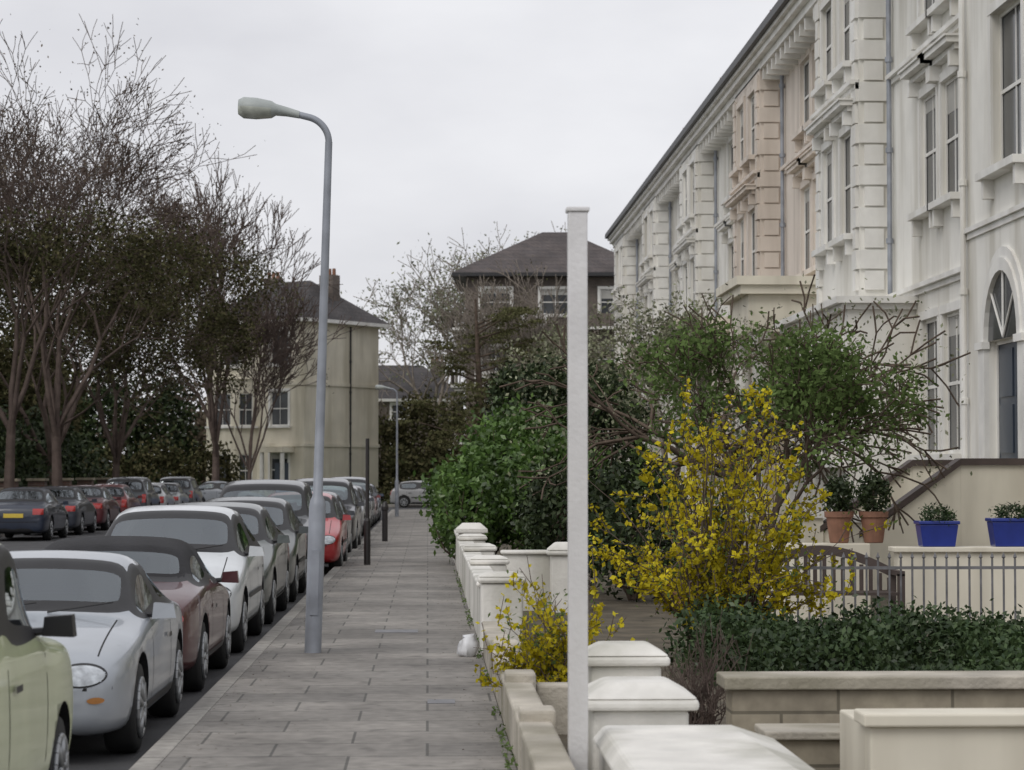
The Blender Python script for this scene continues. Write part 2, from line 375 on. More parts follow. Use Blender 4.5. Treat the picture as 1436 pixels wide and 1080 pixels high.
# ---------------------------------------------------------------- building helpers
def wall(mb,O,u,n,W,z0,z1,ops,k,rev=0.1):
    us=sorted(set([0,W]+[o[0] for o in ops]+[o[1] for o in ops])); vs=sorted(set([z0,z1]+[o[2] for o in ops]+[o[3] for o in ops]))
    P=lambda a,d,z:(O[0]+u[0]*a+n[0]*d,O[1]+u[1]*a+n[1]*d,O[2]+z)
    for i in range(len(us)-1):
        for j in range(len(vs)-1):
            cu=(us[i]+us[i+1])/2; cv=(vs[j]+vs[j+1])/2
            if any(o[0]<cu<o[1] and o[2]<cv<o[3] for o in ops): continue
            mb.poly([P(us[i],0,vs[j]),P(us[i+1],0,vs[j]),P(us[i+1],0,vs[j+1]),P(us[i],0,vs[j+1])],k)
    for o in ops:
        a,b,c,d=o[:4]
        mb.poly([P(a,0,c),P(a,-rev,c),P(a,-rev,d),P(a,0,d)],k); mb.poly([P(b,0,c),P(b,0,d),P(b,-rev,d),P(b,-rev,c)],k)
        mb.poly([P(a,0,d),P(a,-rev,d),P(b,-rev,d),P(b,0,d)],k); mb.poly([P(a,0,c),P(b,0,c),P(b,-rev,c),P(a,-rev,c)],k)
def window(mb,O,u,n,a,b,c,d,rev=0.1,surround='trim',hood=True,sill=True,bars=1,kind='sash',brk=True,fk='trim'):
    B=lambda *x:mb.obox(O,u,n,*x)
    P=lambda x,dd,z:(O[0]+u[0]*x+n[0]*dd,O[1]+u[1]*x+n[1]*dd,O[2]+z)
    mb.poly([P(a,-rev+0.01,c),P(b,-rev+0.01,c),P(b,-rev+0.01,d),P(a,-rev+0.01,d)],'door' if kind=='door' else 'wglass')
    fw=0.06
    if kind!='door' and random.random()<0.4:
        bl=d-(d-c)*random.uniform(0.12,0.4); B(a+fw,b-fw,-rev+0.012,-rev+0.016,bl,d-fw,'blind')
    f0,f1=-rev+0.018,-rev+0.045
    B(a,a+fw,f0,f1,c,d,fk);B(b-fw,b,f0,f1,c,d,fk)
    B(a+fw,b-fw,f0,f1,c,c+fw+0.02,fk);B(a+fw,b-fw,f0,f1,d-fw,d,fk)
    if kind=='sash':
        B(a+fw,b-fw,f0,f1-0.005,(c+d)/2-0.03,(c+d)/2+0.03,fk)
        for i in range(bars):
            x=a+(b-a)*(i+1)/(bars+1); B(x-0.015,x+0.015,f0,f1-0.01,c+fw+0.02,d-fw,fk)
    if surround:
        w=0.16
        B(a-w,a,0.0,0.04,c,d,surround);B(b,b+w,0.0,0.04,c,d,surround);B(a-w,b+w,0.0,0.05,d,d+w,surround)
    if sill:
        B(a-0.25,b+0.25,0.0,0.24,c-0.12,c,surround or 'trim')
        if brk:
            for x in(a-0.12,b-0.02): B(x,x+0.14,0.0,0.17,c-0.42,c-0.122,surround or 'trim')
    if hood:
        B(a-0.3,b+0.3,0.0,0.16,d+0.32,d+0.42,surround);B(a-0.38,b+0.38,0.0,0.32,d+0.422,d+0.52,surround);B(a-0.42,b+0.42,0.0,0.36,d+0.522,d+0.56,surround)
        for x in(a-0.2,b+0.02): B(x,x+0.16,0.0,0.22,d+0.05,d+0.318,surround)
def cornice(mb,O,u,n,W,z,k,steps=((0.08,0.12),(0.18,0.1),(0.3,0.1)),u0=0):
    zz=z
    for dd,h in steps:
        mb.obox(O,u,n,u0,W,-0.01,dd,zz,zz+h-0.002,k); zz+=h
def quoins(mb,O,u,n,a,b,z0,z1,k,h=0.42):
    z=z0;i=0
    while z+h<z1:
        w=0.0 if i%2 else 0.1
        mb.obox(O,u,n,a+w,b-w,0.0,0.07,z+0.02,z+h-0.02,k); z+=h;i+=1
def pipe(mb,x,y,z0,z1,k='trim'):
    mb.tube((x,y,z0),(x,y,z1),0.05,0.05,8,k)
    for z in np.arange(z0+1,z1,1.8): mb.tube((x,y,z),(x,y,z+0.1),0.075,0.075,8,k)
M['door']=mat('door_paint',(0.05,0.065,0.09),0.35,0.1,3)
EV=12.6
FX=9.2
U=(0,-1,0); N=(-1,0,0)
def roof(mb,y0,y1,X0=8.55,zf=0):
    z=EV
    mb.box(X0+0.25,FX+0.5,y0,y1,z-0.45,z-0.25,'trim'); mb.box(X0+0.1,FX+0.5,y0,y1,z-0.248,z-0.1,'trim'); mb.box(X0,FX+0.5,y0,y1,z-0.098,z,'trim')
    mb.box(X0-0.12,X0+0.08,y0,y1,z+0.002,z+0.20,'dark')
    mb.hexa([(X0-0.05,y0,z+0.202),(FX+6,y0,z+4.0),(FX+6,y1,z+4.0),(X0-0.05,y1,z+0.202),(X0-0.05,y0,z+0.3),(FX+6,y0,z+4.1),(FX+6,y1,z+4.1),(X0-0.05,y1,z+0.3)],'slate')
    y=y0+0.4
    while y<y1-0.2:
        mb.box(X0+0.3,FX-0.0,y,y+0.16,z-0.75,z-0.452,'trim'); y+=0.75
def villa(A,L,k,first=False):
    e=empty('stucco_terrace_house',(0,0,0))
    w=MB(); d=MB(); r=MB()
    y1=A+L
    O=(FX,y1,0)
    def U_(y): return y1-y
    ops=[]
    for zb,zt in((2.0,4.5),(6.5,8.65),(10.0,11.75)):
        for a,b in((A+1.2,A+2.6),(A+3.0,A+4.4)):
            if zb<3 and not first: continue
            ops.append((U_(b),U_(a),zb,zt))
    Bs,Be=A+7.5,A+12.4
    wall(w,O,U,N,L,-0.3,EV-0.4,ops,k)
    tk='trim' if k!='pink' else k
    for i,o in enumerate(ops): window(d,O,U,N,*o,hood=(o[2]>5 and o[2]<9),surround=tk)
    XB=8.6
    Ob=(XB,Be,0); wb=Be-Bs
    ops=[]
    for zb,zt in((6.5,8.65),(10.0,11.75)):
        for a,b in((0.7,2.0),(wb-2.0,wb-0.7)): ops.append((a,b,zb,zt))
    wall(w,Ob,U,N,wb,-0.3,EV-0.4,ops,k)
    for o in ops: window(d,Ob,U,N,*o,hood=(5<o[2]<9),surround=tk)
    w.poly([(XB,Bs,-0.3),(FX,Bs,-0.3),(FX,Bs,EV-0.4),(XB,Bs,EV-0.4)],k)
    w.poly([(XB,Be,-0.3),(FX,Be,-0.3),(FX,Be,EV-0.4),(XB,Be,EV-0.4)],k)
    quoins(d,(XB,Bs,0),(1,0,0),(0,-1,0),0.0,0.58,5.3,EV-0.5,tk)
    quoins(d,Ob,U,N,wb-0.5,wb,5.3,EV-0.5,tk); quoins(d,Ob,U,N,0.0,0.5,5.3,EV-0.5,tk)
    for z in(5.0,9.35):
        cornice(d,(FX,Bs-0.35,0),U,N,Bs-0.35-A,z,tk,((0.06,0.1),(0.14,0.09)))
        cornice(d,Ob,U,N,wb+0.0,z,tk,((0.08,0.1),(0.18,0.09)))
    gx=7.9
    a0,a1=A+5.0,A+12.6
    Og=(gx,a1,0); wg=a1-a0
    ops=[(x,x+1.2,1.9,4.1) for x in (0.6,2.2,4.3,5.9)]
    wall(w,Og,U,N,wg,-0.3,4.75,ops,k)
    for o in ops: window(d,Og,U,N,*o,hood=False,surround=tk,brk=False)
    w.poly([(gx,a0,-0.3),(FX,a0,-0.3),(FX,a0,4.75),(gx,a0,4.75)],k)
    w.poly([(gx,a1,-0.3),(FX,a1,-0.3),(FX,a1,4.75),(gx,a1,4.75)],k)
    d.box(gx-0.12,FX-0.003,a0-0.12,a1+0.12,4.752,4.86,tk); d.box(gx-0.25,FX-0.003,a0-0.25,a1+0.25,4.862,4.99,tk)
    if not first:
        a0,a1=A+0.3,A+3.6; px=7.3
        d.box(px-0.2,FX-0.003,a0-0.2,a1+0.2,5.75,5.95,'stucco2'); d.box(px-0.3,FX-0.003,a0-0.3,a1+0.3,5.952,6.15,'stucco2')
        d.box(px,FX-0.003,a0,a1,4.9,5.748,'stucco2')
        d.box(px-0.0,FX,a0,a1,-0.3,0.95,'stucco2')
        for cy in(a0+0.25,a1-0.25):
            d.rev([(0.26,0.952),(0.26,1.1),(0.2,1.15),(0.18,4.5),(0.24,4.6),(0.26,4.898)],(px+0.3,cy,0),12,'trim')
        Od=(FX-0.01,a1,0); d.obox(Od,U,N,1.0,2.2,0.0,0.05,0.95,3.6,'door'); d.obox(Od,U,N,0.8,1.0,0.0,0.12,0.95,3.8,'trim');d.obox(Od,U,N,2.2,2.4,0.0,0.12,0.95,3.8,'trim')
    pipe(d,FX-0.09,Bs-0.5,5.2,EV-0.5,'lamp')
    roof(r,A+0.002,y1-0.002,8.35)
    r.box(FX+2.5,FX+4.5,y1-0.6,y1+0.5,EV+0.6,EV+4.5,'brick')
    for i in range(4): r.tube((FX+2.8+i*0.45,y1,EV+4.5),(FX+2.8+i*0.45,y1,EV+5.2),0.14,0.12,8,'terra')
    w.obj('walls',e); d.obj('mouldings_and_windows',e); r.obj('roof',e)
    w2=MB(); w2.box(FX+0.3,FX+9,A+0.01,y1-0.01,-0.3,EV,'dark'); w2.obj('interior_core',e)
villa(39.0,14,'stucco',True)
for A,k in((53.0,'pink'),(67,'stucco'),(81,'stucco'),(95,'stucco')): villa(A,14 ,k)
# --- near house with door
e=empty('stucco_terrace_house'); w=MB(); d=MB(); r=MB()
NX=8.9; y1=38.6; O=(NX,y1,0)
ops=[(1.6,3.7,0.95,3.75),(2.0,3.9,6.4,8.9),(2.0,3.9,10.0,11.8),(7,8.6,6.4,8.9),(7,8.6,2,4.6),(7,8.6,10,11.8)]
wall(w,O,U,N,16,-0.3,EV-0.4,ops,'stucco',0.16)
for o in ops[1:]: window(d,O,U,N,*o,rev=0.16,hood=False)
window(d,O,U,N,*ops[0],rev=0.16,hood=False,sill=False,surround=None,kind='door')
for i in range(2):
    for j in range(3): d.obox(O,U,N,1.75+i*0.98,2.58+i*0.98,-0.145,-0.125,1.1+j*0.88,1.85+j*0.88,'door')
def arcpts(c,r,n=14): return [(c+r*math.cos(math.pi*i/n),r*math.sin(math.pi*i/n)) for i in range(n+1)]
PP=lambda a,dd,z:(O[0]+N[0]*dd,O[1]-a,z)
ac=2.65; ZB=3.75
for i in range(14):
    for r0,r1,dd in((1.05,1.25,0.09),(1.252,1.42,0.05)):
        p=arcpts(ac,r0);q=arcpts(ac,r1)
        d.hexa([PP(p[i][0],0,ZB+p[i][1]),PP(q[i][0],0,ZB+q[i][1]),PP(q[i+1][0],0,ZB+q[i+1][1]),PP(p[i+1][0],0,ZB+p[i+1][1]),
                PP(p[i][0],dd,ZB+p[i][1]),PP(q[i][0],dd,ZB+q[i][1]),PP(q[i+1][0],dd,ZB+q[i+1][1]),PP(p[i+1][0],dd,ZB+p[i+1][1])],'trim')
d.poly([PP(x,0.012,ZB+z) for x,z in arcpts(ac,1.048)],'wglass')
for t in(0.25,0.5,0.75):
    a=math.pi*t; d.tube(PP(ac,0.03,ZB+0.02),PP(ac+1.04*math.cos(a),0.03,ZB+1.04*math.sin(a)),0.02,0.02,6,'trim')
for a in(1.2,3.7): d.obox(O,U,N,a,a+0.4,0.0,0.08,0.95,ZB-0.12,'trim'); d.obox(O,U,N,a-0.05,a+0.45,0.0,0.13,ZB-0.118,ZB-0.002,'trim')
cornice(d,O,U,N,16,5.5,'trim',((0.04,0.1),(0.09,0.08))); 
w.poly([(NX,y1,-0.3),(FX+1,y1,-0.3),(FX+1,y1,EV-0.4),(NX,y1,EV-0.4)],'stucco')
pipe(d,NX-0.09,y1-0.25,0,EV-0.5)
roof(r,y1-16,y1-0.002,8.1)
st=MB(); LZ=0.95
st.box(7.9,NX-0.003,34.3,37.4,-0.3,LZ,'stucco2')
for i in range(6): st.box(7.9-(i+1)*0.27,7.9-i*0.27-0.002,34.3,37.4,-0.3,LZ-(i+1)*0.158,'stone')
for yy in(34.0,37.4):
    st.hexa([(7.75,yy,-0.3),(NX-0.003,yy,-0.3),(NX-0.003,yy+0.28,-0.3),(7.75,yy+0.28,-0.3),(7.75,yy,1.78),(NX-0.003,yy,1.78),(NX-0.003,yy+0.28,1.78),(7.75,yy+0.28,1.78)],'stucco2')
    st.hexa([(6.3,yy,-0.3),(7.748,yy,-0.3),(7.748,yy+0.28,-0.3),(6.3,yy+0.28,-0.3),(6.3,yy,0.72),(7.748,yy,1.78),(7.748,yy+0.28,1.78),(6.3,yy+0.28,0.72)],'stucco2')
    st.hexa([(7.75,yy-0.06,1.782),(NX-0.003,yy-0.06,1.782),(NX-0.003,yy+0.34,1.782),(7.75,yy+0.34,1.782),(7.75,yy-0.06,1.88),(NX-0.003,yy-0.06,1.88),(NX-0.003,yy+0.34,1.88),(7.75,yy+0.34,1.88)],'handrail')
    st.hexa([(6.25,yy-0.06,0.722),(7.748,yy-0.06,1.782),(7.748,yy+0.34,1.782),(6.25,yy+0.34,0.722),(6.25,yy-0.06,0.82),(7.748,yy-0.06,1.88),(7.748,yy+0.34,1.88),(6.25,yy+0.34,0.82)],'handrail')
    st.box(6.0,6.3,yy-0.05,yy+0.33,-0.3,0.95,'stucco2'); st.box(5.95,6.35,yy-0.1,yy+0.38,0.952,1.05,'trim')
w.obj('walls',e); d.obj('mouldings_and_windows',e); r.obj('roof',e); st.obj('front_steps',e)
# ---------------------------------------------------------------- generic detached house
def house(name,loc,rz,W,D,H,k,rk,floors,cols,sidecols=2,rh=3.5,wk='trim',ww=1.1,wh=1.7,bands=False,over=0.5,hood=False,ridge=0.35,chim=True,balc=False):
    e=empty(name,loc,rz); w=MB();d=MB();r=MB()
    fh=H/floors
    def face(O,u,n,W,cols):
        ops=[]
        for f in range(floors):
            for c in range(cols):
                x=W*(c+0.5)/cols; ops.append((x-ww/2,x+ww/2,f*fh+0.9,f*fh+0.9+min(wh,fh-1.3)))
        wall(w,O,u,n,W,-0.3,H,ops,k)
        for o in ops: window(d,O,u,n,*o,hood=hood,surround=wk,brk=False)
        if bands:
            for f in range(1,floors+1): d.obox(O,u,n,-0.05,W+0.05,0.0,0.07,f*fh-0.3,f*fh-0.1,k)
        if balc:
            for f in range(1,floors):
                d.obox(O,u,n,W*0.05,W*0.45,0.002,0.9,f*fh+0.05,f*fh+0.2,wk); d.obox(O,u,n,W*0.05,W*0.45,0.84,0.9,f*fh+0.202,f*fh+0.95,wk)
                d.obox(O,u,n,W*0.58,W*0.98,0.002,0.9,f*fh+0.05,f*fh+0.2,wk); d.obox(O,u,n,W*0.58,W*0.98,0.84,0.9,f*fh+0.202,f*fh+0.95,'brick')
    face((-W/2,-D/2,0),(1,0,0),(0,-1,0),W,cols); face((W/2,-D/2,0),(0,1,0),(1,0,0),D,sidecols); face((-W/2,D/2,0),(0,-1,0),(-1,0,0),D,sidecols)
    w.poly([(-W/2,D/2,-0.3),(W/2,D/2,-0.3),(W/2,D/2,H),(-W/2,D/2,H)],k)
    a,b=W/2+over,D/2+over; rr=W*ridge*0.5
    z=H
    r.box(-a,a,-b,b,z-0.2,z,'trim' if not balc else 'dark')
    z+=0.003
    r.poly([(-a,-b,z),(a,-b,z),(rr,0,z+rh),(-rr,0,z+rh)],rk); r.poly([(a,b,z),(-a,b,z),(-rr,0,z+rh),(rr,0,z+rh)],rk)
    r.poly([(a,-b,z),(a,b,z),(rr,0,z+rh)],rk); r.poly([(-a,b,z),(-a,-b,z),(-rr,0,z+rh)],rk)
    if chim:
        for cx in(-W*0.28,W*0.3):
            r.box(cx-0.5,cx+0.5,0.3,1.0,H+0.3,H+rh+0.3,'brick')
            for i in range(3): r.tube((cx-0.33+i*0.33,0.65,H+rh+0.3),(cx-0.33+i*0.33,0.65,H+rh+0.7),0.12,0.1,8,'terra')
    if name=='cream_house':
        # three-sided bay with windows on the street face, entrance porch, drainpipe on the side
        bx=-W*0.22; bw=1.3; bd=1.0; pts=[(bx-bw-.5,-D/2),(bx-bw+.3,-D/2-bd),(bx+bw-.3,-D/2-bd),(bx+bw+.5,-D/2)]
        for (x0,y0),(x1,y1) in zip(pts[:-1],pts[1:]):
            L=math.hypot(x1-x0,y1-y0); u=((x1-x0)/L,(y1-y0)/L,0); nn=(u[1],-u[0],0)
            ops=[(L*0.18,L*0.82,f*fh+0.9,f*fh+2.8) for f in range(2)]
            wall(w,(x0,y0,0),u,nn,L,-0.3,2*fh+0.1,ops,k)
            for o in ops: window(d,(x0,y0,0),u,nn,*o,hood=False,surround=None,sill=True,brk=False)
        r.poly([(pts[0][0]-.1,pts[0][1],2*fh+.1),(pts[1][0]-.1,pts[1][1]-.1,2*fh+.1),(pts[2][0]+.1,pts[2][1]-.1,2*fh+.1),(pts[3][0]+.1,pts[3][1],2*fh+.1)],'trim')
        d.box(W*0.28-0.9,W*0.28+0.9,-D/2-1.1,-D/2-0.003,2.9,3.2,k)
        for x in(-0.75,0.75): d.tube((W*0.28+x,-D/2-0.9,-0.1),(W*0.28+x,-D/2-0.9,2.9),0.14,0.12,10,'trim')
        d.box(W*0.28-0.5,W*0.28+0.5,-D/2-0.06,-D/2-0.004,0,2.3,'door')
        pipe(d,W/2+0.08,D*0.1,0,H-0.3,'dark')
    w.obj('walls',e); d.obj('windows',e); r.obj('roof',e)
    w=MB(); w.box(-W/2+0.4,W/2-0.4,-D/2+0.4,D/2-0.4,-0.3,H-0.3,'dark'); w.obj('interior_core',e)
    return e
house('cream_house',(-8.0,140,0),math.radians(-36),7.4,7.0,10.6,'cream','slate',3,2,0,rh=2.5,bands=True,ww=1.3,wh=2.0)
house('brick_house',(7.6,140,0),math.radians(-3),10.3,10,13.2,'brick','tile',4,3,2,rh=2.9,ww=1.7,wh=1.5,over=0.8,ridge=0.15,chim=False,balc=True)
house('brick_house',(-2.0,172,0),0,9,9,7,'brick','slate',3,3,2,rh=2.6)
w=MB(); w.box(-14.35,-14.05,30,109,-0.3,1.1,'redbrick'); w.box(-14.42,-13.98,30,109,1.102,1.2,'stone')
for y in range(32,110,6): w.box(-14.5,-13.9,y,y+0.6,-0.3,1.4,'redbrick'); w.box(-14.56,-13.84,y-0.06,y+0.66,1.402,1.5,'stone')
w.obj('brick_garden_wall')
# ---------------------------------------------------------------- front garden walls on the right
def pier(mb,x0,x1,y0,y1,z,k='whitewall',cap=0.05,h=0.1):
    mb.box(x0,x1,y0,y1,-0.3,z,k); a,b,c,d=x0-cap,x1+cap,y0-cap,y1+cap
    mb.box(a,b,c,d,z+0.002,z+0.06,k); cx,cy=(a+b)/2,(c+d)/2; q=0.28
    mb.hexa([(a,c,z+0.062),(b,c,z+0.062),(b,d,z+0.062),(a,d,z+0.062),(cx-(b-a)*q,cy-(d-c)*q,z+0.06+h),(cx+(b-a)*q,cy-(d-c)*q,z+0.06+h),(cx+(b-a)*q,cy+(d-c)*q,z+0.06+h),(cx-(b-a)*q,cy+(d-c)*q,z+0.06+h)],k)
w=MB()
w.box(0.505,0.68,22.65,37,-0.3,0.56,'whitewall'); w.box(0.47,0.72,22.65,37,0.562,0.61,'whitewall')
for y in(36.6,31.5,26.8,22.2): pier(w,0.503,0.90,y,y+0.4,0.62,h=0.04,cap=0.03)
w.box(0.93,1.75,29.0,29.25,-0.3,0.66,'whitewall'); w.box(0.90,1.8,28.95,29.3,0.662,0.71,'whitewall')
pier(w,1.5,1.9,28.6,28.94,0.66)
w.obj('white_garden_wall',bevel=0.03)
w=MB(); w.box(0.505,0.70,38,109,-0.3,0.60,'whitewall'); w.box(0.47,0.74,38,109,0.602,0.66,'whitewall')
for y in range(38,109,6): pier(w,0.5025,0.92,y,y+0.4,0.7)
w.obj('white_garden_wall',bevel=0.01)
w=MB()
w.box(0.507,0.66,8,21.5,-0.3,0.27,'concrete'); w.box(0.49,0.68,8,21.5,0.272,0.31,'concrete')
for y in(18.0,15.2,12.8): w.box(0.5015,0.70,y,y+0.3,-0.3,0.37,'concrete')
w.box(0.703,1.0,15.25,15.45,-0.3,0.29,'concrete')
w.obj('rendered_garden_wall',bevel=0.02)
w=MB()
pier(w,0.98,1.40,14.1,14.5,0.50,h=0.07); pier(w,0.86,1.36,12.25,12.8,0.42,h=0.08)
w.box(0.98,1.32,12.87,14.04,-0.3,0.34,'whitewall')
w.box(0.88,1.72,7,12.15,-0.3,0.28,'whitewall')
w.hexa([(0.84,7,0.282),(1.80,7,0.282),(1.80,12.16,0.282),(0.84,12.16,0.282),(0.90,7,0.37),(1.70,7,0.37),(1.55,12.05,0.37),(0.90,12.05,0.37)],'whitewall')
w.obj('white_pier_wall',bevel=0.02)
w=MB()
w.box(1.85,3.9,14.3,14.6,-0.3,0.34,'stone'); w.box(1.80,3.95,14.25,14.68,0.342,0.42,'concrete')
w.box(1.9,3.9,13.3,13.6,-0.3,0.15,'stone'); w.box(1.9,3.95,13.25,13.7,0.152,0.2,'concrete')
w.obj('stone_terrace_wall',bevel=0.01)
w=MB(); w.box(2.26,6,12.0,12.12,-0.3,0.36,'stucco2'); w.box(2.26,2.4,12.123,12.9,-0.3,0.36,'stucco2'); w.box(2.22,6,11.95,12.25,0.362,0.43,'stucco2'); w.box(2.5,6,12.3,12.9,-0.3,0.2,'soil')
w.obj('garden_planter',bevel=0.012)
w=MB(); w.box(5.1,9,25.4,25.65,-0.3,0.80,'stucco2'); w.box(5.05,9,25.35,25.72,0.802,0.86,'stucco2'); w.box(3.7,5.045,26.7,27.1,-0.3,0.86,'stucco2'); w.obj('cream_garden_wall',bevel=0.012)
w=MB()
for x in np.arange(3.0,5.95,0.115):
    w.tube((x,23.4,-0.05),(x,23.4,0.80),0.011,0.011,6,'greyiron'); w.rev([(0.005,0.80),(0.02,0.82),(0.002,0.87)],(x,23.4,0),6,'greyiron')
w.box(2.95,5.98,23.388,23.412,0.70,0.73,'greyiron'); w.box(2.95,5.98,23.388,23.412,0.08,0.11,'greyiron')
w.obj('iron_railings')
w=MB(); BY=24.6; BX=3.35
for s in(0,1):
    x=BX+1.5*s; w.box(x,x+0.07,BY,BY+.07,-0.03,0.68,'handrail'); w.box(x,x+0.07,BY-.45,BY-.38,-0.03,0.62,'handrail'); w.box(x,x+0.07,BY-.45,BY-.003,0.60,0.65,'handrail')
for j in range(5): w.box(BX+.073,BX+1.497,BY-.45+j*0.09,BY-.38+j*0.09,0.40,0.43,'handrail')
n=16
for i in range(n):
    a=BX+1.57*i/n;b=BX+1.57*(i+1)/n; za=0.55+0.25*math.sin(math.pi*i/n);zb=0.55+0.25*math.sin(math.pi*(i+1)/n)
    w.hexa([(a,BY+.073,za),(b,BY+.073,zb),(b,BY+.13,zb),(a,BY+.13,za),(a,BY+.073,za+0.1),(b,BY+.073,zb+0.1),(b,BY+.13,zb+0.1),(a,BY+.13,za+0.1)],'handrail')
    w.box(a+0.02,a+0.06,BY+.08,BY+.11,0.40,min(za,zb)+0.01,'handrail')
w.obj('garden_bench')
def pot(name,x,y,z,r,h,k,lk,lr,lh,n=900,ls=0.03):
    e=empty(name,(x,y,z)); w=MB(); w.rev([(r*0.65,0),(r*0.7,0.01),(r*0.95,h*0.8),(r*1.08,h*0.82),(r*1.1,h),(r*0.95,h),(r*0.9,h*0.9)],(0,0,0),20,k); w.obj('pot',e,smooth=False)
    P=blobpts([(0,0,h+lh*0.45,lr,lr,lh*0.55)],n,0.4,0.3,4); V,F=leaves_np(P,ls); link('plant',npmesh('plant',V,F,lk),e)
    link('stem',npmesh('stem',*tubes_np([(0,0,h*0.5,0,0,h+lh*0.5,0.02,0.01)],5),'bark'),e)
def box_pot(name,x,y,z,W,h,lh):
    e=empty(name,(x,y,z)); w=MB(); a=W/2; b=0.14
    w.hexa([(-a*.85,-b*.85,0),(a*.85,-b*.85,0),(a*.85,b*.85,0),(-a*.85,b*.85,0),(-a,-b,h),(a,-b,h),(a,b,h),(-a,b,h)],'blue'); w.box(-a-0.015,a+0.015,-b-0.015,b+0.015,h+0.002,h+0.04,'blue'); w.obj('pot',e,bevel=0.01)
    P=blobpts([(0,0,h+lh*0.4,a*1.05,b*1.3,lh*0.6)],900,0.3,0.4,5); V,F=leaves_np(P,0.025,0.35); link('plant',npmesh('plant',V,F,'lf_hedge'),e)
box_pot('blue_planter',5.55,25.52,0.862,0.42,0.24,0.22); box_pot('blue_planter',6.38,25.52,0.862,0.5,0.27,0.2)
pot('terracotta_pot',4.72,26.9,0.862,0.155,0.36,'terra','lf_dark',0.2,0.42); pot('terracotta_pot',5.12,26.9,0.862,0.155,0.36,'terra','lf_dark',0.2,0.45)
pot('potted_conifer',3.35,26.9,-0.03,0.18,0.35,'terra','lf_dark',0.12,1.2); pot('potted_conifer',3.1,28.9,-0.03,0.18,0.35,'terra','lf_dark',0.12,1.3)
w=MB(); w.box(0.695,0.79,11.6,11.7,-0.1,2.95,'post'); w.box(0.685,0.80,11.59,11.71,2.952,2.975,'post'); w.obj('white_wooden_post',bevel=0.006)
w=MB(); w.rev([(0.04,0),(0.10,0.02),(0.11,0.07),(0.09,0.13),(0.04,0.17),(0.05,0.20)],(0.37,21.4,0.0),14,'bag'); o=w.obj('plastic_bag',smooth=True)
for v in o.data.vertices: v.co+=Vector((noise.noise(v.co*14),noise.noise(v.co*15+Vector((3,0,0))),noise.noise(v.co*12)*0.5))*0.07
# ---------------------------------------------------------------- lamp
def street_lamp(loc,lean,rz=0):
    e=empty('street_lamp',loc,rz); e.rotation_euler=(0,lean,rz)
    w=MB(); w.rev([(0.078,-0.05),(0.078,1.35),(0.070,1.40),(0.046,1.46),(0.042,2.6),(0.034,4.75)],(0,0,0),20,'lamp')
    w.box(-0.035,0.035,-0.086,-0.07,0.35,0.95,'lamp'); w.obj('column',e,smooth=True).modifiers.new('e','EDGE_SPLIT').split_angle=0.6
    a=MB(); R=0.24; pts=[(-R+R*math.cos(t),0,4.74+R*math.sin(t)) for t in np.linspace(0,math.radians(80),14)]; pts.append((-0.40,0,5.02))
    a.sweep(pts,0.032,14,'lamp')
    a.obj('arm',e,smooth=True)
    h=MB(); st=[(-0.28,0.038,0.035,4.995),(-0.40,0.05,0.045,5.02),(-0.50,0.07,0.055,5.035),(-0.54,0.105,0.08,5.035),(-0.68,0.125,0.10,5.04),(-0.80,0.115,0.10,5.045),(-0.85,0.07,0.07,5.05)]
    n=14;b=len(h.v)
    for x,ry,rzz,z in st:
        for i in range(n):
            t=6.283*i/n; h.v.append((x,ry*math.cos(t),z+rzz*math.sin(t)))
    for s in range(len(st)-1):
        for i in range(n):
            j=(i+1)%n; h.f.append((b+s*n+i,b+s*n+j,b+(s+1)*n+j,b+(s+1)*n+i)); t=(i+0.5)/n; h.m.append(h.mi('lens' if (0.5<t<1.0 and s>2) else 'lamphead'))
    h.f.append(tuple(b+i for i in range(n))); h.m.append(h.mi('lamphead')); h.f.append(tuple(b+(len(st)-1)*n+i for i in range(n))); h.m.append(h.mi('lamphead'))
    h.obj('lantern',e,smooth=True)
street_lamp((-1.06,21.9,0),math.radians(1.6)); street_lamp((-1.2,92,0),0,); 
def sign_post(x,y,h):
    w=MB(); w.tube((x,y,-0.05),(x,y,h),0.035,0.035,10,'iron'); w.rev([(0.06,0),(0.06,0.8),(0.04,0.85)],(x,y,0),10,'iron')
    w.obj('parking_sign_post')
sign_post(-1.1,43,2.3)
w=MB(); w.rev([(0.07,-0.05),(0.07,0.75),(0.09,0.78),(0.09,0.85),(0.05,0.95),(0.02,0.98)],(-1.05,58,0),12,'iron'); w.obj('bollard')
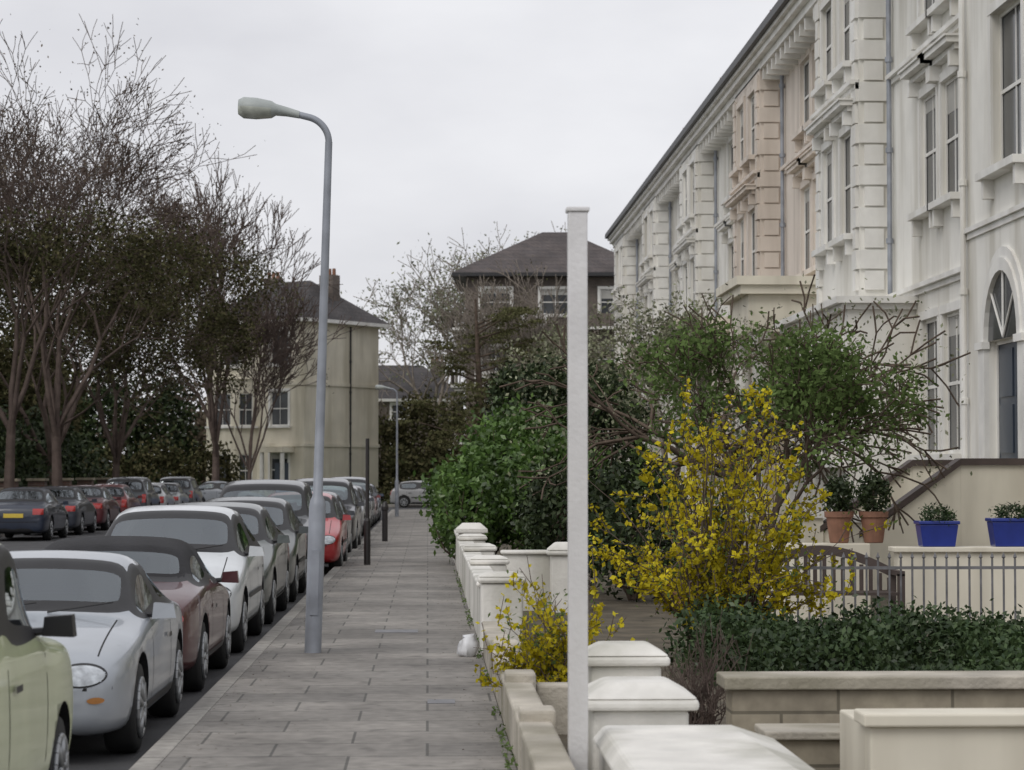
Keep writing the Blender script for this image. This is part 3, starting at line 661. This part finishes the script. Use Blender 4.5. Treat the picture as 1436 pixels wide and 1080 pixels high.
# ---------------------------------------------------------------- cars
def shell(st,W,glass_front,glass_rear,side0,side1,pillars,wheels,wr):
    bm=bmesh.new(); rings=[]
    for s in st:
        y,w,zb,zm,zs=s[:5]; kind=s[5]; 
        if kind=='h':
            h=s[6]; top=[(w*.93,h-.03),(w*.84,h-.002),(w*.5,h+.02),(0,h+.028)]
        else:
            r,rw=s[6],s[7]; top=[(w*.95,zs+.03),(rw,r-.055),(rw*.8,r-.008),(0,r+.012)]
        half=[(0,zb),(w*.84,zb),(w*.97,zb+.07),(w,zm),(w*.985,zs)]+top
        ring=[bm.verts.new((x,y,z)) for x,z in half]+[bm.verts.new((-x,y,z)) for x,z in half[-2:0:-1]]
        rings.append(ring)
    n=16; F={}
    for i in range(len(st)-1):
        for j in range(n):
            k=(j+1)%n; f=bm.faces.new((rings[i][j],rings[i+1][j],rings[i+1][k],rings[i][k])); f.smooth=True; F[i,j]=f
    for R in(rings[0],rings[-1][::-1]):
        f=bm.faces.new(R); f.smooth=True
    bm.normal_update()
    regions=[]
    regions.append([F[glass_front,j] for j in(6,7,8,9)])
    regions.append([F[glass_rear,j] for j in(6,7,8,9)])
    for js in(5,),(10,):
        run=[]
        for i in range(side0,side1+1):
            if i in pillars:
                if run: regions.append(run)
                run=[]; F[i,js[0]].material_index=2
            else: run.append(F[i,js[0]])
        if run: regions.append(run)
    for R in regions:
        res=bmesh.ops.inset_region(bm,faces=R,thickness=0.035,depth=0,use_even_offset=True)
        for f in res['faces']: f.material_index=2; f.smooth=True
        for f in R: f.material_index=1
    for (i,j),f in F.items():
        if j in(0,15): f.material_index=2
    bmesh.ops.recalc_face_normals(bm,faces=bm.faces[:])
    me=bpy.data.meshes.new('shell'); bm.to_mesh(me); bm.free()
    for k in('pA','cglass','black'): me.materials.append(M.get(k) or M['black'])
    o=bpy.data.objects.new('tmp',me); COL.objects.link(o)
    ss=o.modifiers.new('s','SUBSURF'); ss.levels=2; ss.render_levels=2
    cb=MB()
    for yy in wheels:
        for sx in(-1,1):
            cb.rev([(wr+0.05,-0.16),(wr+0.05,0.2)],(sx*W/2,yy,wr+0.01),28,'black',axis='x')
    cm=cb.mesh('cut'); cm.materials.clear()
    for k in('black','black','black'): cm.materials.append(M['black'])
    cm.polygons.foreach_set('material_index',[2]*len(cm.polygons))
    b2=bmesh.new(); b2.from_mesh(cm); bmesh.ops.recalc_face_normals(b2,faces=b2.faces[:]); b2.to_mesh(cm); b2.free()
    co=bpy.data.objects.new('tmpc',cm); COL.objects.link(co)
    bo=o.modifiers.new('b','BOOLEAN'); bo.operation='DIFFERENCE'; bo.object=co; bo.solver='EXACT'
    dg=bpy.context.evaluated_depsgraph_get(); res=bpy.data.meshes.new_from_object(o.evaluated_get(dg)); 
    bpy.data.objects.remove(o); bpy.data.objects.remove(co)
    res.name='car_body'
    return res
def patch(mb,bvh,face,x0,x1,z0,z1,k,off=0.006,ell=False,n=8,sgn=1):
    G=[]
    for i in range(n+1):
        row=[]
        for j in range(n+1):
            a=-1+2*i/n;b=-1+2*j/n
            if ell: a,b=a*math.sqrt(1-b*b/2),b*math.sqrt(1-a*a/2)
            x=(x0+x1)/2+a*(x1-x0)/2; z=(z0+z1)/2+b*(z1-z0)/2
            if face=='f': o,dv=Vector((x,-2,z)),Vector((0,1,0))
            elif face=='b': o,dv=Vector((x,8,z)),Vector((0,-1,0))
            elif face=='s': o,dv=Vector((3*sgn,x,z)),Vector((-sgn,0,0))
            else: o,dv=Vector((x,z,4)),Vector((0,0,-1))
            h=bvh.ray_cast(o,dv)
            if h[0] is None: return
            row.append(h[0]-dv*off)
        G.append(row)
    for i in range(n):
        for j in range(n):
            mb.poly([G[i][j],G[i+1][j],G[i+1][j+1],G[i][j+1]],k)
TYPES={}
def wheel_mesh(wr):
    w=MB(); t=0.1
    w.rev([(wr*0.6,-t),(wr*0.93,-t),(wr,-t*0.7),(wr,t*0.7),(wr*0.93,t),(wr*0.62,t)],(0,0,0),28,'tyre',axis='x')
    w.rev([(wr*0.60,-t-0.002),(wr*0.64,-t-0.006),(wr*0.64,t+0.006),(wr*0.60,t+0.002)],(0,0,0),24,'black',axis='x')
    for sx in(-1,1):
        x=sx*(t+0.008)
        for i in range(7):
            a=6.283*i/7; 
            w.tube((x,0.05*math.cos(a),0.05*math.sin(a)),(x,wr*0.62*math.cos(a),wr*0.62*math.sin(a)),0.026,0.018,6,'rim')
        w.rev([(0.06,-0.012),(0.055,0.012)],(x,0,0),14,'rim',axis='x')
        m=20
        for i in range(m):
            a=6.283*i/m;b=6.283*(i+1)/m; w.tube((x,wr*.62*math.cos(a),wr*.62*math.sin(a)),(x,wr*.62*math.cos(b),wr*.62*math.sin(b)),0.016,0.016,6,'rim',False)
    return w.mesh('wheel',True)
def make_type(name,W,st,gf,gr,s0,s1,pil,wh,wr,spec):
    body=shell(st,W,gf,gr,s0,s1,pil,wh,wr)
    bvh=BVHTree.FromPolygons([v.co[:] for v in body.vertices],[p.vertices[:] for p in body.polygons])
    L=st[-1][0]; d=MB(); w=W/2
    for s in(-1,1):
        x0,x1,z0,z1,el=spec['head']; a,b=sorted((s*x0,s*x1)); patch(d,bvh,'f',a-0.012,b+0.012,z0-0.012,z1+0.012,'black',0.003,el); patch(d,bvh,'f',a,b,z0,z1,'headl',0.010,el)
        if 'ind' in spec:
            x0,x1,z0,z1=spec['ind']; a,b=sorted((s*x0,s*x1)); patch(d,bvh,'f',a,b,z0,z1,'amber',0.008,True,4)
        x0,x1,z0,z1,el=spec['tail']; a,b=sorted((s*x0,s*x1)); patch(d,bvh,'b',a,b,z0,z1,'tail',0.010,el)
        for y in spec['doors']:
            patch(d,bvh,'s',y,y+0.012,0.30,spec['belt']-0.03,'seam',0.0015,n=5,sgn=s)
        for a,b in zip(spec['doors'][:-1],spec['doors'][1:]): patch(d,bvh,'s',b-0.24,b-0.08,spec['belt']-0.14,spec['belt']-0.11,'black',0.018,n=4,sgn=s)
        patch(d,bvh,'s',wh[0]+wr+0.1,wh[1]-wr-0.1,0.24,0.29,'black',0.006,n=5,sgn=s)
        if spec.get('strip'): patch(d,bvh,'s',wh[0]+wr+0.1,wh[1]-wr-0.1,0.52,0.57,'black',0.012,n=6,sgn=s)
        my,mz=spec['mirror']; mx=s*(w+0.05)
        d.hexa([(mx-0.08,my-0.05,mz-0.05),(mx+0.08,my-0.04,mz-0.045),(mx+0.07,my+0.05,mz-0.045),(mx-0.08,my+0.06,mz-0.05),(mx-0.07,my-0.04,mz+0.055),(mx+0.06,my-0.03,mz+0.045),(mx+0.06,my+0.05,mz+0.045),(mx-0.07,my+0.06,mz+0.055)],spec.get('mirk','pA'))
        d.tube((s*(w-0.12),my+0.02,mz-0.03),(mx,my+0.01,mz-0.02),0.02,0.02,6,'black')
        bl=spec['belt']; sy=spec['mirror'][0]+0.75
        for yy in ((sy,) if name=='roadster' else (sy,sy+0.95)):
            if yy+0.3>st[gr][0]: continue
            d.hexa([(s*.36-.22,yy-.45,.35),(s*.36+.22,yy-.45,.35),(s*.36+.22,yy+.12,.35),(s*.36-.22,yy+.12,.35),(s*.36-.22,yy-.45,bl-.38),(s*.36+.22,yy-.45,bl-.38),(s*.36+.22,yy+.12,bl-.38),(s*.36-.22,yy+.12,bl-.38)],'seat')
            d.hexa([(s*.36-.22,yy,bl-.4),(s*.36+.22,yy,bl-.4),(s*.36+.22,yy+.12,bl-.4),(s*.36-.22,yy+.12,bl-.4),(s*.36-.19,yy+.08,bl+.12),(s*.36+.19,yy+.08,bl+.12),(s*.36+.19,yy+.18,bl+.12),(s*.36-.19,yy+.18,bl+.12)],'seat')
            d.hexa([(s*.36-.1,yy+.09,bl+.15),(s*.36+.1,yy+.09,bl+.15),(s*.36+.1,yy+.17,bl+.15),(s*.36-.1,yy+.17,bl+.15),(s*.36-.1,yy+.12,bl+.29),(s*.36+.1,yy+.12,bl+.29),(s*.36+.1,yy+.19,bl+.29),(s*.36-.1,yy+.19,bl+.29)],'seat')
    my=spec['mirror'][0]; bl=spec['belt']
    d.box(-w*.8,w*.8,my-.12,my+.28,bl-.35,bl-.02,'dash')
    wy0,wy1=st[gf][0],st[gf+1][0]
    patch(d,bvh,'t',-0.52,-0.44,wy0+0.22*(wy1-wy0),wy0+0.36*(wy1-wy0),'platew',0.004,True,4)
    for i in range(12):
        a=6.283*i/12;b=6.283*(i+1)/12; c=(.36,my+.42,bl-.02)
        d.tube((c[0]+.17*math.cos(a),c[1]+.06*math.sin(a),c[2]+.16*math.sin(a)),(c[0]+.17*math.cos(b),c[1]+.06*math.sin(b),c[2]+.16*math.sin(b)),.014,.014,5,'black',False)
    for r in spec['grille']: patch(d,bvh,'f',*r[:4],'black',0.005,r[4])
    z=spec['plate']; patch(d,bvh,'f',-0.26,0.26,z,z+0.11,'platew',0.016,n=4); z=spec['rplate']; patch(d,bvh,'b',-0.26,0.26,z,z+0.11,'platey',0.014,n=4)
    patch(d,bvh,'f',-w*0.86,w*0.86,spec['bump'],spec['bump']+0.018,'seam',0.002,n=10); patch(d,bvh,'b',-w*0.86,w*0.86,0.5,0.515,'seam',0.002,n=10)
    bx=spec['bonnet']
    for s in(-1,1): patch(d,bvh,'t',s*w*0.74-0.005,s*w*0.74+0.005,bx[0],bx[1],'seam',0.002,n=10)
    for x in(-0.35,0.15): d.tube((x,bx[1]+0.10,spec['cowl']),(x+0.42,bx[1]+0.16,spec['cowl']+0.06),0.008,0.006,5,'black')
    TYPES[name]=(body,d,wheel_mesh(wr),wh,wr,W)
hatch=[(0.0,.66,.26,.42,.52,'h',.56),(.07,.76,.20,.44,.60,'h',.65),(.30,.83,.18,.48,.68,'h',.74),(.75,.85,.18,.50,.78,'h',.84),(1.10,.85,.18,.52,.86,'h',.93),(1.18,.85,.18,.52,.88,'h',.965),
 (1.88,.85,.18,.52,.90,'r',1.38,.60),(2.35,.85,.18,.52,.91,'r',1.44,.62),(2.44,.85,.18,.52,.91,'r',1.44,.62),(3.15,.85,.18,.52,.93,'r',1.40,.59),(3.45,.84,.18,.52,.95,'r',1.34,.57),(3.80,.82,.2,.54,.95,'h',1.0),(3.93,.79,.22,.54,.86,'h',.9),(4.0,.70,.28,.5,.70,'h',.74)]
make_type('hatch',1.70,hatch,5,10,5,9,(7,),(0.78,3.25),0.30,dict(head=(.47,.74,.54,.68,True),tail=(.60,.76,.66,.92,False),doors=[1.3,2.40,3.1],belt=.90,mirror=(1.42,.98),grille=[(-.28,.28,.52,.60,True),(-.45,.45,.27,.37,False)],plate=.41,rplate=.62,bump=.50,bonnet=(.25,1.08),cowl=.99,strip=True))
sal=[(0.0,.66,.26,.42,.50,'h',.54),(.08,.78,.20,.44,.58,'h',.63),(.35,.85,.18,.48,.68,'h',.73),(.85,.87,.18,.50,.79,'h',.83),(1.22,.87,.18,.52,.86,'h',.92),(1.32,.87,.18,.52,.88,'h',.95),
 (2.02,.87,.18,.52,.90,'r',1.36,.60),(2.50,.87,.18,.52,.91,'r',1.42,.62),(2.59,.87,.18,.52,.91,'r',1.42,.62),(3.2,.87,.18,.52,.92,'r',1.38,.59),(3.75,.86,.18,.52,.93,'h',1.02),(4.25,.85,.2,.54,.92,'h',.97),(4.42,.80,.22,.54,.84,'h',.88),(4.48,.72,.28,.5,.70,'h',.74)]
make_type('saloon',1.74,sal,5,9,5,9,(7,),(0.85,3.50),0.31,dict(head=(.42,.76,.53,.67,True),tail=(.50,.78,.70,.86,False),doors=[1.45,2.55,3.35],belt=.90,mirror=(1.56,.98),grille=[(-.32,.32,.50,.60,True),(-.45,.45,.27,.36,False)],plate=.39,rplate=.62,bump=.48,bonnet=(.28,1.18),cowl=.98))
suv=[(0.0,.72,.30,.5,.66,'h',.70),(.07,.82,.24,.52,.76,'h',.82),(.30,.87,.22,.54,.86,'h',.92),(.8,.89,.22,.56,.94,'h',1.0),(1.12,.89,.22,.56,.98,'h',1.05),(1.2,.89,.22,.56,1.0,'h',1.08),
 (1.78,.89,.22,.56,1.02,'r',1.60,.66),(2.4,.89,.22,.56,1.03,'r',1.68,.68),(2.49,.89,.22,.56,1.03,'r',1.68,.68),(3.6,.89,.22,.56,1.05,'r',1.65,.66),(4.1,.88,.22,.56,1.06,'r',1.58,.64),(4.32,.86,.22,.58,1.06,'h',1.12),(4.42,.84,.26,.58,.94,'h',.98),(4.46,.76,.3,.5,.74,'h',.78)]
make_type('suv',1.78,suv,5,10,5,9,(7,),(0.85,3.55),0.35,dict(head=(.50,.78,.66,.82,True),tail=(.66,.80,.75,1.05,False),doors=[1.35,2.45,3.5],belt=1.0,mirror=(1.45,1.1),grille=[(-.35,.35,.62,.76,False),(-.5,.5,.34,.46,False)],plate=.50,rplate=.72,bump=.58,bonnet=(.28,1.08),cowl=1.11))
box=[(0.0,.72,.28,.5,.74,'h',.78),(.05,.80,.22,.52,.80,'h',.88),(.22,.83,.20,.54,.86,'h',.94),(.7,.84,.2,.56,.90,'h',.98),(1.0,.84,.2,.56,.93,'h',1.01),(1.06,.84,.2,.56,.94,'h',1.04),
 (1.55,.84,.2,.56,.96,'r',1.50,.75),(2.1,.84,.2,.56,.97,'r',1.54,.76),(2.19,.84,.2,.56,.97,'r',1.54,.76),(2.9,.84,.2,.56,.97,'r',1.53,.75),(3.3,.83,.2,.56,.98,'r',1.48,.72),(3.52,.82,.2,.56,.98,'h',1.04),(3.62,.80,.24,.56,.9,'h',.94),(3.66,.72,.28,.5,.74,'h',.78)]
make_type('boxy',1.68,box,5,10,5,9,(7,),(0.62,2.9),0.29,dict(head=(.46,.70,.60,.76,False),tail=(.64,.76,.70,.95,False),doors=[1.12,2.14,2.8],belt=.95,mirror=(1.18,1.05),grille=[(-.4,.4,.62,.74,False),(-.5,.5,.28,.40,False)],plate=.44,rplate=.6,bump=.55,bonnet=(.2,.98),cowl=1.07,mirk='black'))
road=[(0.0,.50,.26,.38,.46,'h',.50),(.07,.68,.18,.40,.54,'h',.585),(.28,.80,.15,.42,.62,'h',.68),(.75,.84,.14,.44,.72,'h',.77),(1.15,.83,.14,.46,.76,'h',.82),(1.28,.83,.14,.46,.77,'h',.85),
 (1.80,.83,.14,.46,.79,'r',1.19,.60),(2.15,.83,.14,.46,.80,'r',1.24,.61),(2.22,.83,.14,.46,.80,'r',1.24,.61),(2.62,.83,.14,.46,.81,'r',1.18,.58),(3.0,.83,.14,.46,.82,'h',.88),(3.5,.82,.16,.46,.80,'h',.83),(3.86,.74,.2,.48,.70,'h',.74),(3.95,.62,.26,.46,.60,'h',.64)]
make_type('roadster',1.67,road,5,9,5,9,(7,),(0.82,3.08),0.29,dict(head=(.40,.68,.49,.61,True),ind=(.58,.68,.38,.42),tail=(.46,.72,.56,.70,True),doors=[1.4,2.45],belt=.78,mirror=(1.5,.86),grille=[(-.34,.34,.25,.36,True)],plate=.40,rplate=.45,bump=.46,bonnet=(.25,1.12),cowl=.87))
def car(kind,color,x,yfront,away=False,name='parked_car',soft=False,rz=None,metal=0.0,zr=-0.12):
    body,d,wm,wh,wr,W=TYPES[kind]
    pk=paint('paint_%s'%kind,color,metal)
    e=empty(name,(x,yfront,zr),(math.pi if away else 0) if rz is None else rz)
    b=body.copy(); b.materials[0]=pk
    if soft:
        b.materials.append(M['softtop']); 
        for p in b.polygons:
            c=p.center
            if p.material_index in(0,2) and c.z>0.93 and c.y>1.7: p.material_index=3
    link('body',b,e)
    M['pA']=pk; dm=d.mesh('car_details'); link('lights_and_trim',dm,e)
    for yy in wh:
        for s in(-1,1): link('wheel',wm,e,(s*(W/2-0.13),yy,wr))
    return e
M['softtop']=mat('soft_top_fabric',(0.025,0.025,0.028),0.9,0.3,5,0.4)
XS=-1.80
def row(kind,color,yf,away=False,dx=0,**k):
    W=TYPES[kind][5]; L={'hatch':4.0,'saloon':4.48,'suv':4.46,'boxy':3.66,'roadster':3.95}[kind]
    return car(kind,color,XS-W/2+dx,yf+(L if away else 0),away,**k)
row('boxy',(0.56,0.61,0.38),12.45-3.66,True,dx=0.0)
row('roadster',(0.40,0.43,0.47),14.3,metal=0.3)
row('roadster',(0.07,0.014,0.018),18.5,True,soft=True)
row('hatch',(0.62,0.65,0.67),22.8)
row('saloon',(0.075,0.09,0.085),27.2,metal=0.2)
row('hatch',(0.035,0.045,0.045),32.1)
row('suv',(0.05,0.055,0.06),36.6,dx=0.02)
row('hatch',(0.42,0.016,0.022),41.6,dx=0.28)
row('saloon',(0.03,0.035,0.045),46.4,dx=0.2)
row('suv',(0.02,0.02,0.025),51.6,dx=0.25)
row('hatch',(0.02,0.04,0.11),56.6)
row('saloon',(0.10,0.105,0.11),61.5)
row('hatch',(0.3,0.31,0.33),66.8); row('saloon',(0.03,0.03,0.04),72); row('suv',(0.15,0.16,0.18),77); row('hatch',(0.2,0.02,0.02),82.5); row('saloon',(0.03,0.05,0.1),88)
ys=62.5
for kind,c in(('saloon',(0.02,0.028,0.05)),('saloon',(0.035,0.04,0.055)),('saloon',(0.10,0.02,0.025)),('hatch',(0.16,0.03,0.03)),('suv',(0.05,0.06,0.07)),('hatch',(0.45,0.46,0.47)),('saloon',(0.3,0.32,0.33)),('suv',(0.08,0.09,0.1))):
    car(kind,c,-10.9,ys+4.4,True); ys+=5.6
for x,c,k in((-8.5,(0.3,0.32,0.35),'saloon'),(-3.6,(0.05,0.08,0.16),'saloon'),(2.0,(0.3,0.3,0.3),'hatch')):
    car(k,c,x,124.8,rz=math.radians(90))
# ---------------------------------------------------------------- vegetation
PB=dict(depth=6,taper=0.7,wob=0.12,up=0.03,side=0.5,ang=0.55,ls=0.75,kids=2,rmin=0.011,limbs=5,l0=0.22,lsp=0.3)
PC=dict(PB); PC.update(depth=5,rmin=0.016,limbs=7,l0=0.22)
tree('street_tree',(-12.9,73,0),15.0,PB,'bark2','lf_olive',14000,0.068,(2,9),trunk=0.22,tr=0.17,spread=0.6,leaf2=('lf_brown',4500,0.045,(9,30)))
tree('street_tree',(-12.6,81,0),16.0,PB,'bark2','lf_olive',16000,0.068,(2,9.5),trunk=0.2,tr=0.19,spread=0.5,leaf2=('lf_brown',4500,0.045,(9.5,30)))
tree('street_tree',(-14.6,92,0),15,PC,'bark2','lf_olive',16000,0.085,(1,10),trunk=0.15,tr=0.18,spread=0.7,leaf2=('lf_brown',2500,0.05,(10,30)))
tree('street_tree',(-13.6,103,0),13,PC,'bark2','lf_olive',12000,0.08,(1,9),trunk=0.2,tr=0.18,spread=0.6)
P2=dict(PB); P2.update(depth=5,ang=0.42,limbs=7,up=0.07,rmin=0.02,l0=0.25,side=0.6)
tree('street_tree',(-11.6,129.5,0),18,P2,'bark2','lf_brown',1500,0.07,(5,20),trunk=0.18,tr=0.22,spread=0.40)
tree('street_tree',(-9.7,128,0),13,P2,'bark2','lf_brown',900,0.07,(4,20),trunk=0.16,tr=0.12,spread=0.34)
P3=dict(PB); P3.update(depth=5,ang=0.6,rmin=0.024,limbs=7,l0=0.24)
tree('bare_tree',(0.5,158,0),17,P3,'bark3','lf_pale',5000,0.12,(8,30),trunk=0.25,tr=0.3,spread=0.8)
tree('bare_tree',(8.5,165,0),21,P3,'bark3','lf_pale',4000,0.12,(8,30),trunk=0.25,tr=0.3,spread=0.8)
tree('bare_tree',(4.6,128,0),12.5,P2,'bark3','lf_olive',2500,0.07,(3,20),trunk=0.2,tr=0.16,spread=0.5)
bl=[]
for y in range(60,112,4): bl.append((-16.5+random.uniform(-.5,.5),y,1.6,1.8,2.5,random.uniform(1.8,3.2)))
bush('garden_shrubs',bl,26000,0.13,'lf_dark',stems=False,gap=0.3,gs=0.5)
bl=[(x,131+random.uniform(-1,1),1.3,1.8,1.2,random.uniform(1.6,3.4)) for x in range(-30,-11,3)]
bush('garden_shrubs',bl,14000,0.14,'lf_olive',stems=False,gap=0.3,gs=0.5)
bl=[(x,142+random.uniform(-1,1),3.0,2.2,1.6,random.uniform(3.5,5.5)) for x in range(-34,-13,3)]
bush('background_trees',bl,26000,0.17,'lf_dark',stems=False,gap=0.4,gs=0.5,seed=9)
bl=[(x,132+random.uniform(-1,1),1.5,1.5,1.2,random.uniform(1.6,3.0)) for x in (-1.4,0.8,3.0,5.2,7.6,10)]
bush('garden_shrubs',bl,9000,0.14,'lf_olive',stems=False,gap=0.3,gs=0.5)
bl=[(x+random.uniform(-1,1),154+random.uniform(-3,3),random.uniform(3.5,6.5),3.2,2.5,random.uniform(3,4.5)) for x in range(-46,-9,3)]
bush('background_trees',bl,24000,0.22,'lf_brown',gap=0.8,gs=0.4,seed=3)
bl=[(x,150,random.uniform(2.5,4),1.8,2,random.uniform(2.5,3.5)) for x in (-3,-0.5,1.5)]
bush('background_trees',bl,9000,0.16,'lf_olive',gap=0.7,gs=0.5,seed=4)
bl=[(-19+random.uniform(-1,1),y,random.uniform(3,6),2,2.5,random.uniform(2.5,4)) for y in range(84,124,5)]
bush('background_trees',bl,22000,0.15,'lf_olive',gap=0.7,gs=0.5,seed=6)
e=empty('cedar_tree',(2.2,104,0)); segs=[(0,0,-.1,0.1,0,5,0.24,0.17),(0.1,0,5,-0.1,0,9.4,0.17,0.05)]; bl=[]
for i in range(30):
    z=2.4+6.4*(i/30); t=random.uniform(0,6.28); R=4.4*(1-0.45*i/30)*random.uniform(0.6,1.1)
    q=(math.cos(t)*R,math.sin(t)*R,z+0.5); segs.append((0,0,z-0.3,*q,0.05,0.015))
    for f in(0.45,0.75,1.0): bl.append((q[0]*f+random.uniform(-.4,.4),q[1]*f+random.uniform(-.4,.4),z-0.3+(0.8)*f,0.9,0.9,0.12))
V,F=tubes_np(segs,5); link('branches',npmesh('branches',V,F,'bark'),e)
V,F=leaves_np(blobpts(bl,17000,0.0,0.5,0.9),0.06); link('foliage',npmesh('foliage',V,F,'lf_cedar'),e)
bush('laurel_bush',[(1.1,44,1.25,1.15,1.4,0.95),(1.9,45,2.0,1.2,1.4,1.0),(0.75,42.8,0.9,0.7,0.9,0.75),(2.3,43,1.3,1.1,1.3,1.1)],22000,0.065,'lf_bush',gap=0.8,gs=1.8,seed=1)
bush('evergreen_shrub',[(2.6,46,2.7,1.1,1.3,1.25),(3.3,45.5,2.2,1.0,1.2,1.5),(3.0,45,0.9,1.2,1.2,0.9),(1.9,47,3.2,0.7,0.7,0.7)],20000,0.06,'lf_dark',gap=0.8,gs=1.8,seed=2)
bush('evergreen_shrub',[(1.9,33,0.9,0.7,1.0,0.9),(2.7,31,1.0,0.8,0.9,0.9)],9000,0.05,'lf_dark',gap=0.5,gs=2,seed=5)
forsythia('forsythia_bush',(2.7,21.6,0),110,2.75,1.12,14500,lean=(-0.15,0),size=0.028)
forsythia('forsythia_bush',(0.98,16.2,0.05),60,1.05,0.40,4600,lean=(-0.3,0),size=0.023,r=0.007,t0f=0.4)
PS=dict(depth=4,taper=0.7,wob=0.16,up=0.02,side=0.6,ang=0.6,ls=0.74,kids=2,rmin=0.008,limbs=5,l0=0.26,lsp=0.11)
tree('leafy_tree',(4.45,30.5,0),4.1,PS,'bark','lf_spring',10500,0.042,(0.9,3.6),trunk=0.22,tr=0.07,spread=0.72)
PW=dict(depth=3,taper=0.7,wob=0.20,up=-0.07,side=0.8,ang=0.6,ls=0.7,kids=2,rmin=0.013,limbs=9,l0=0.33,lsp=0.14,smin=0.7)
tree('arching_tree',(4.3,33.5,0),4.7,PW,'bark','lf_pale',2600,0.035,(1.5,6),trunk=0.42,tr=0.09,spread=1.9)
tree('blossom_tree',(5.4,52,0),6.2,PS,'bark3','lf_pale',9000,0.05,(1.5,8),trunk=0.25,tr=0.1,spread=0.9)
tree('blossom_tree',(5.2,70,0),7.0,PS,'bark3','lf_pale',9000,0.06,(1.5,9),trunk=0.25,tr=0.1,spread=0.9)
bush('garden_hedge',[(x,19+random.uniform(-.5,.5),0.22,0.5,1.6,0.32+random.uniform(-.1,.1)) for x in np.arange(2.5,6.0,0.40)],26000,0.030,'lf_hedge',stems=False,gap=0.6,gs=3,inner=0.3)
bush('ground_cover',[(x,16.3,0.12,0.4,0.7,0.22) for x in np.arange(3.2,5.0,0.4)],7000,0.026,'lf_hedge',stems=False,gap=0.4,gs=3,inner=0.3)
forsythia('bare_shrub',(1.8,15.5,0),70,0.8,0.35,0,size=0.012,r=0.006)
P=np.column_stack([np.random.uniform(0.44,0.50,900),np.random.uniform(12,40,900),np.random.uniform(0,0.05,900)])
P=P[[noise.noise(Vector((0,p[1]*1.1,3)))>0.0 for p in P]]
V,F=leaves_np(P,0.02,0.4); link('wall_weeds',npmesh('wall_weeds',V,F,'lf_spring'))
# ---------------------------------------------------------------- world / light / camera
wd=bpy.data.worlds.new('World'); S.world=wd; wd.use_nodes=True; nt=wd.node_tree
bg=nt.nodes['Background']; out=nt.nodes['World Output']
sky=nt.nodes.new('ShaderNodeTexSky'); sky.sky_type='NISHITA'; sky.sun_disc=False
sd=Vector((-0.5,-0.7,0.8)).normalized()
sky.sun_elevation=math.asin(sd.z); sky.sun_rotation=math.atan2(sd.x,sd.y)
nt.links.new(sky.outputs[0],bg.inputs[0]); bg.inputs[1].default_value=0.05
tc=nt.nodes.new('ShaderNodeTexCoord'); mp=nt.nodes.new('ShaderNodeMapping'); mp.inputs['Scale'].default_value=(1,1,2.5); nt.links.new(tc.outputs['Generated'],mp.inputs[0])
nz=nt.nodes.new('ShaderNodeTexNoise'); nz.inputs['Scale'].default_value=4.2; nz.inputs['Detail'].default_value=6; nz.inputs['Roughness'].default_value=0.5; nt.links.new(mp.outputs[0],nz.inputs['Vector'])
cr=nt.nodes.new('ShaderNodeValToRGB'); cr.color_ramp.elements[0].position=0.35; cr.color_ramp.elements[0].color=(0.76,0.76,0.80,1); cr.color_ramp.elements[1].position=0.62; cr.color_ramp.elements[1].color=(0.93,0.93,0.96,1)
nt.links.new(nz.outputs[0],cr.inputs[0])
bg2=nt.nodes.new('ShaderNodeBackground'); nt.links.new(cr.outputs[0],bg2.inputs[0]); bg2.inputs[1].default_value=1.0
ms=nt.nodes.new('ShaderNodeMixShader'); ms.inputs[0].default_value=0.9; nt.links.new(bg.outputs[0],ms.inputs[1]); nt.links.new(bg2.outputs[0],ms.inputs[2]); nt.links.new(ms.outputs[0],out.inputs[0])
ld=bpy.data.lights.new('sun','SUN'); ld.energy=1.0; ld.angle=math.radians(30); ld.color=(1,0.96,0.9)
lo=bpy.data.objects.new('sun',ld); COL.objects.link(lo); lo.rotation_euler=(-sd).to_track_quat('-Z','Y').to_euler()
cd=bpy.data.cameras.new('camera'); cam=bpy.data.objects.new('camera',cd); COL.objects.link(cam)
cam.location=(0,0,1.65); cam.rotation_euler=(math.radians(92.17),0,math.radians(-2.05)); cd.lens=82.7; cd.sensor_width=36; cd.sensor_fit='HORIZONTAL'; cd.clip_start=0.1; cd.clip_end=3000
cd.dof.use_dof=True; cd.dof.focus_distance=24; cd.dof.aperture_fstop=5.0
S.camera=cam
S.view_settings.view_transform='Standard'; S.view_settings.look='None'; S.view_settings.exposure=0
print('faces',sum(len(o.data.polygons) for o in S.objects if o.type=='MESH'))
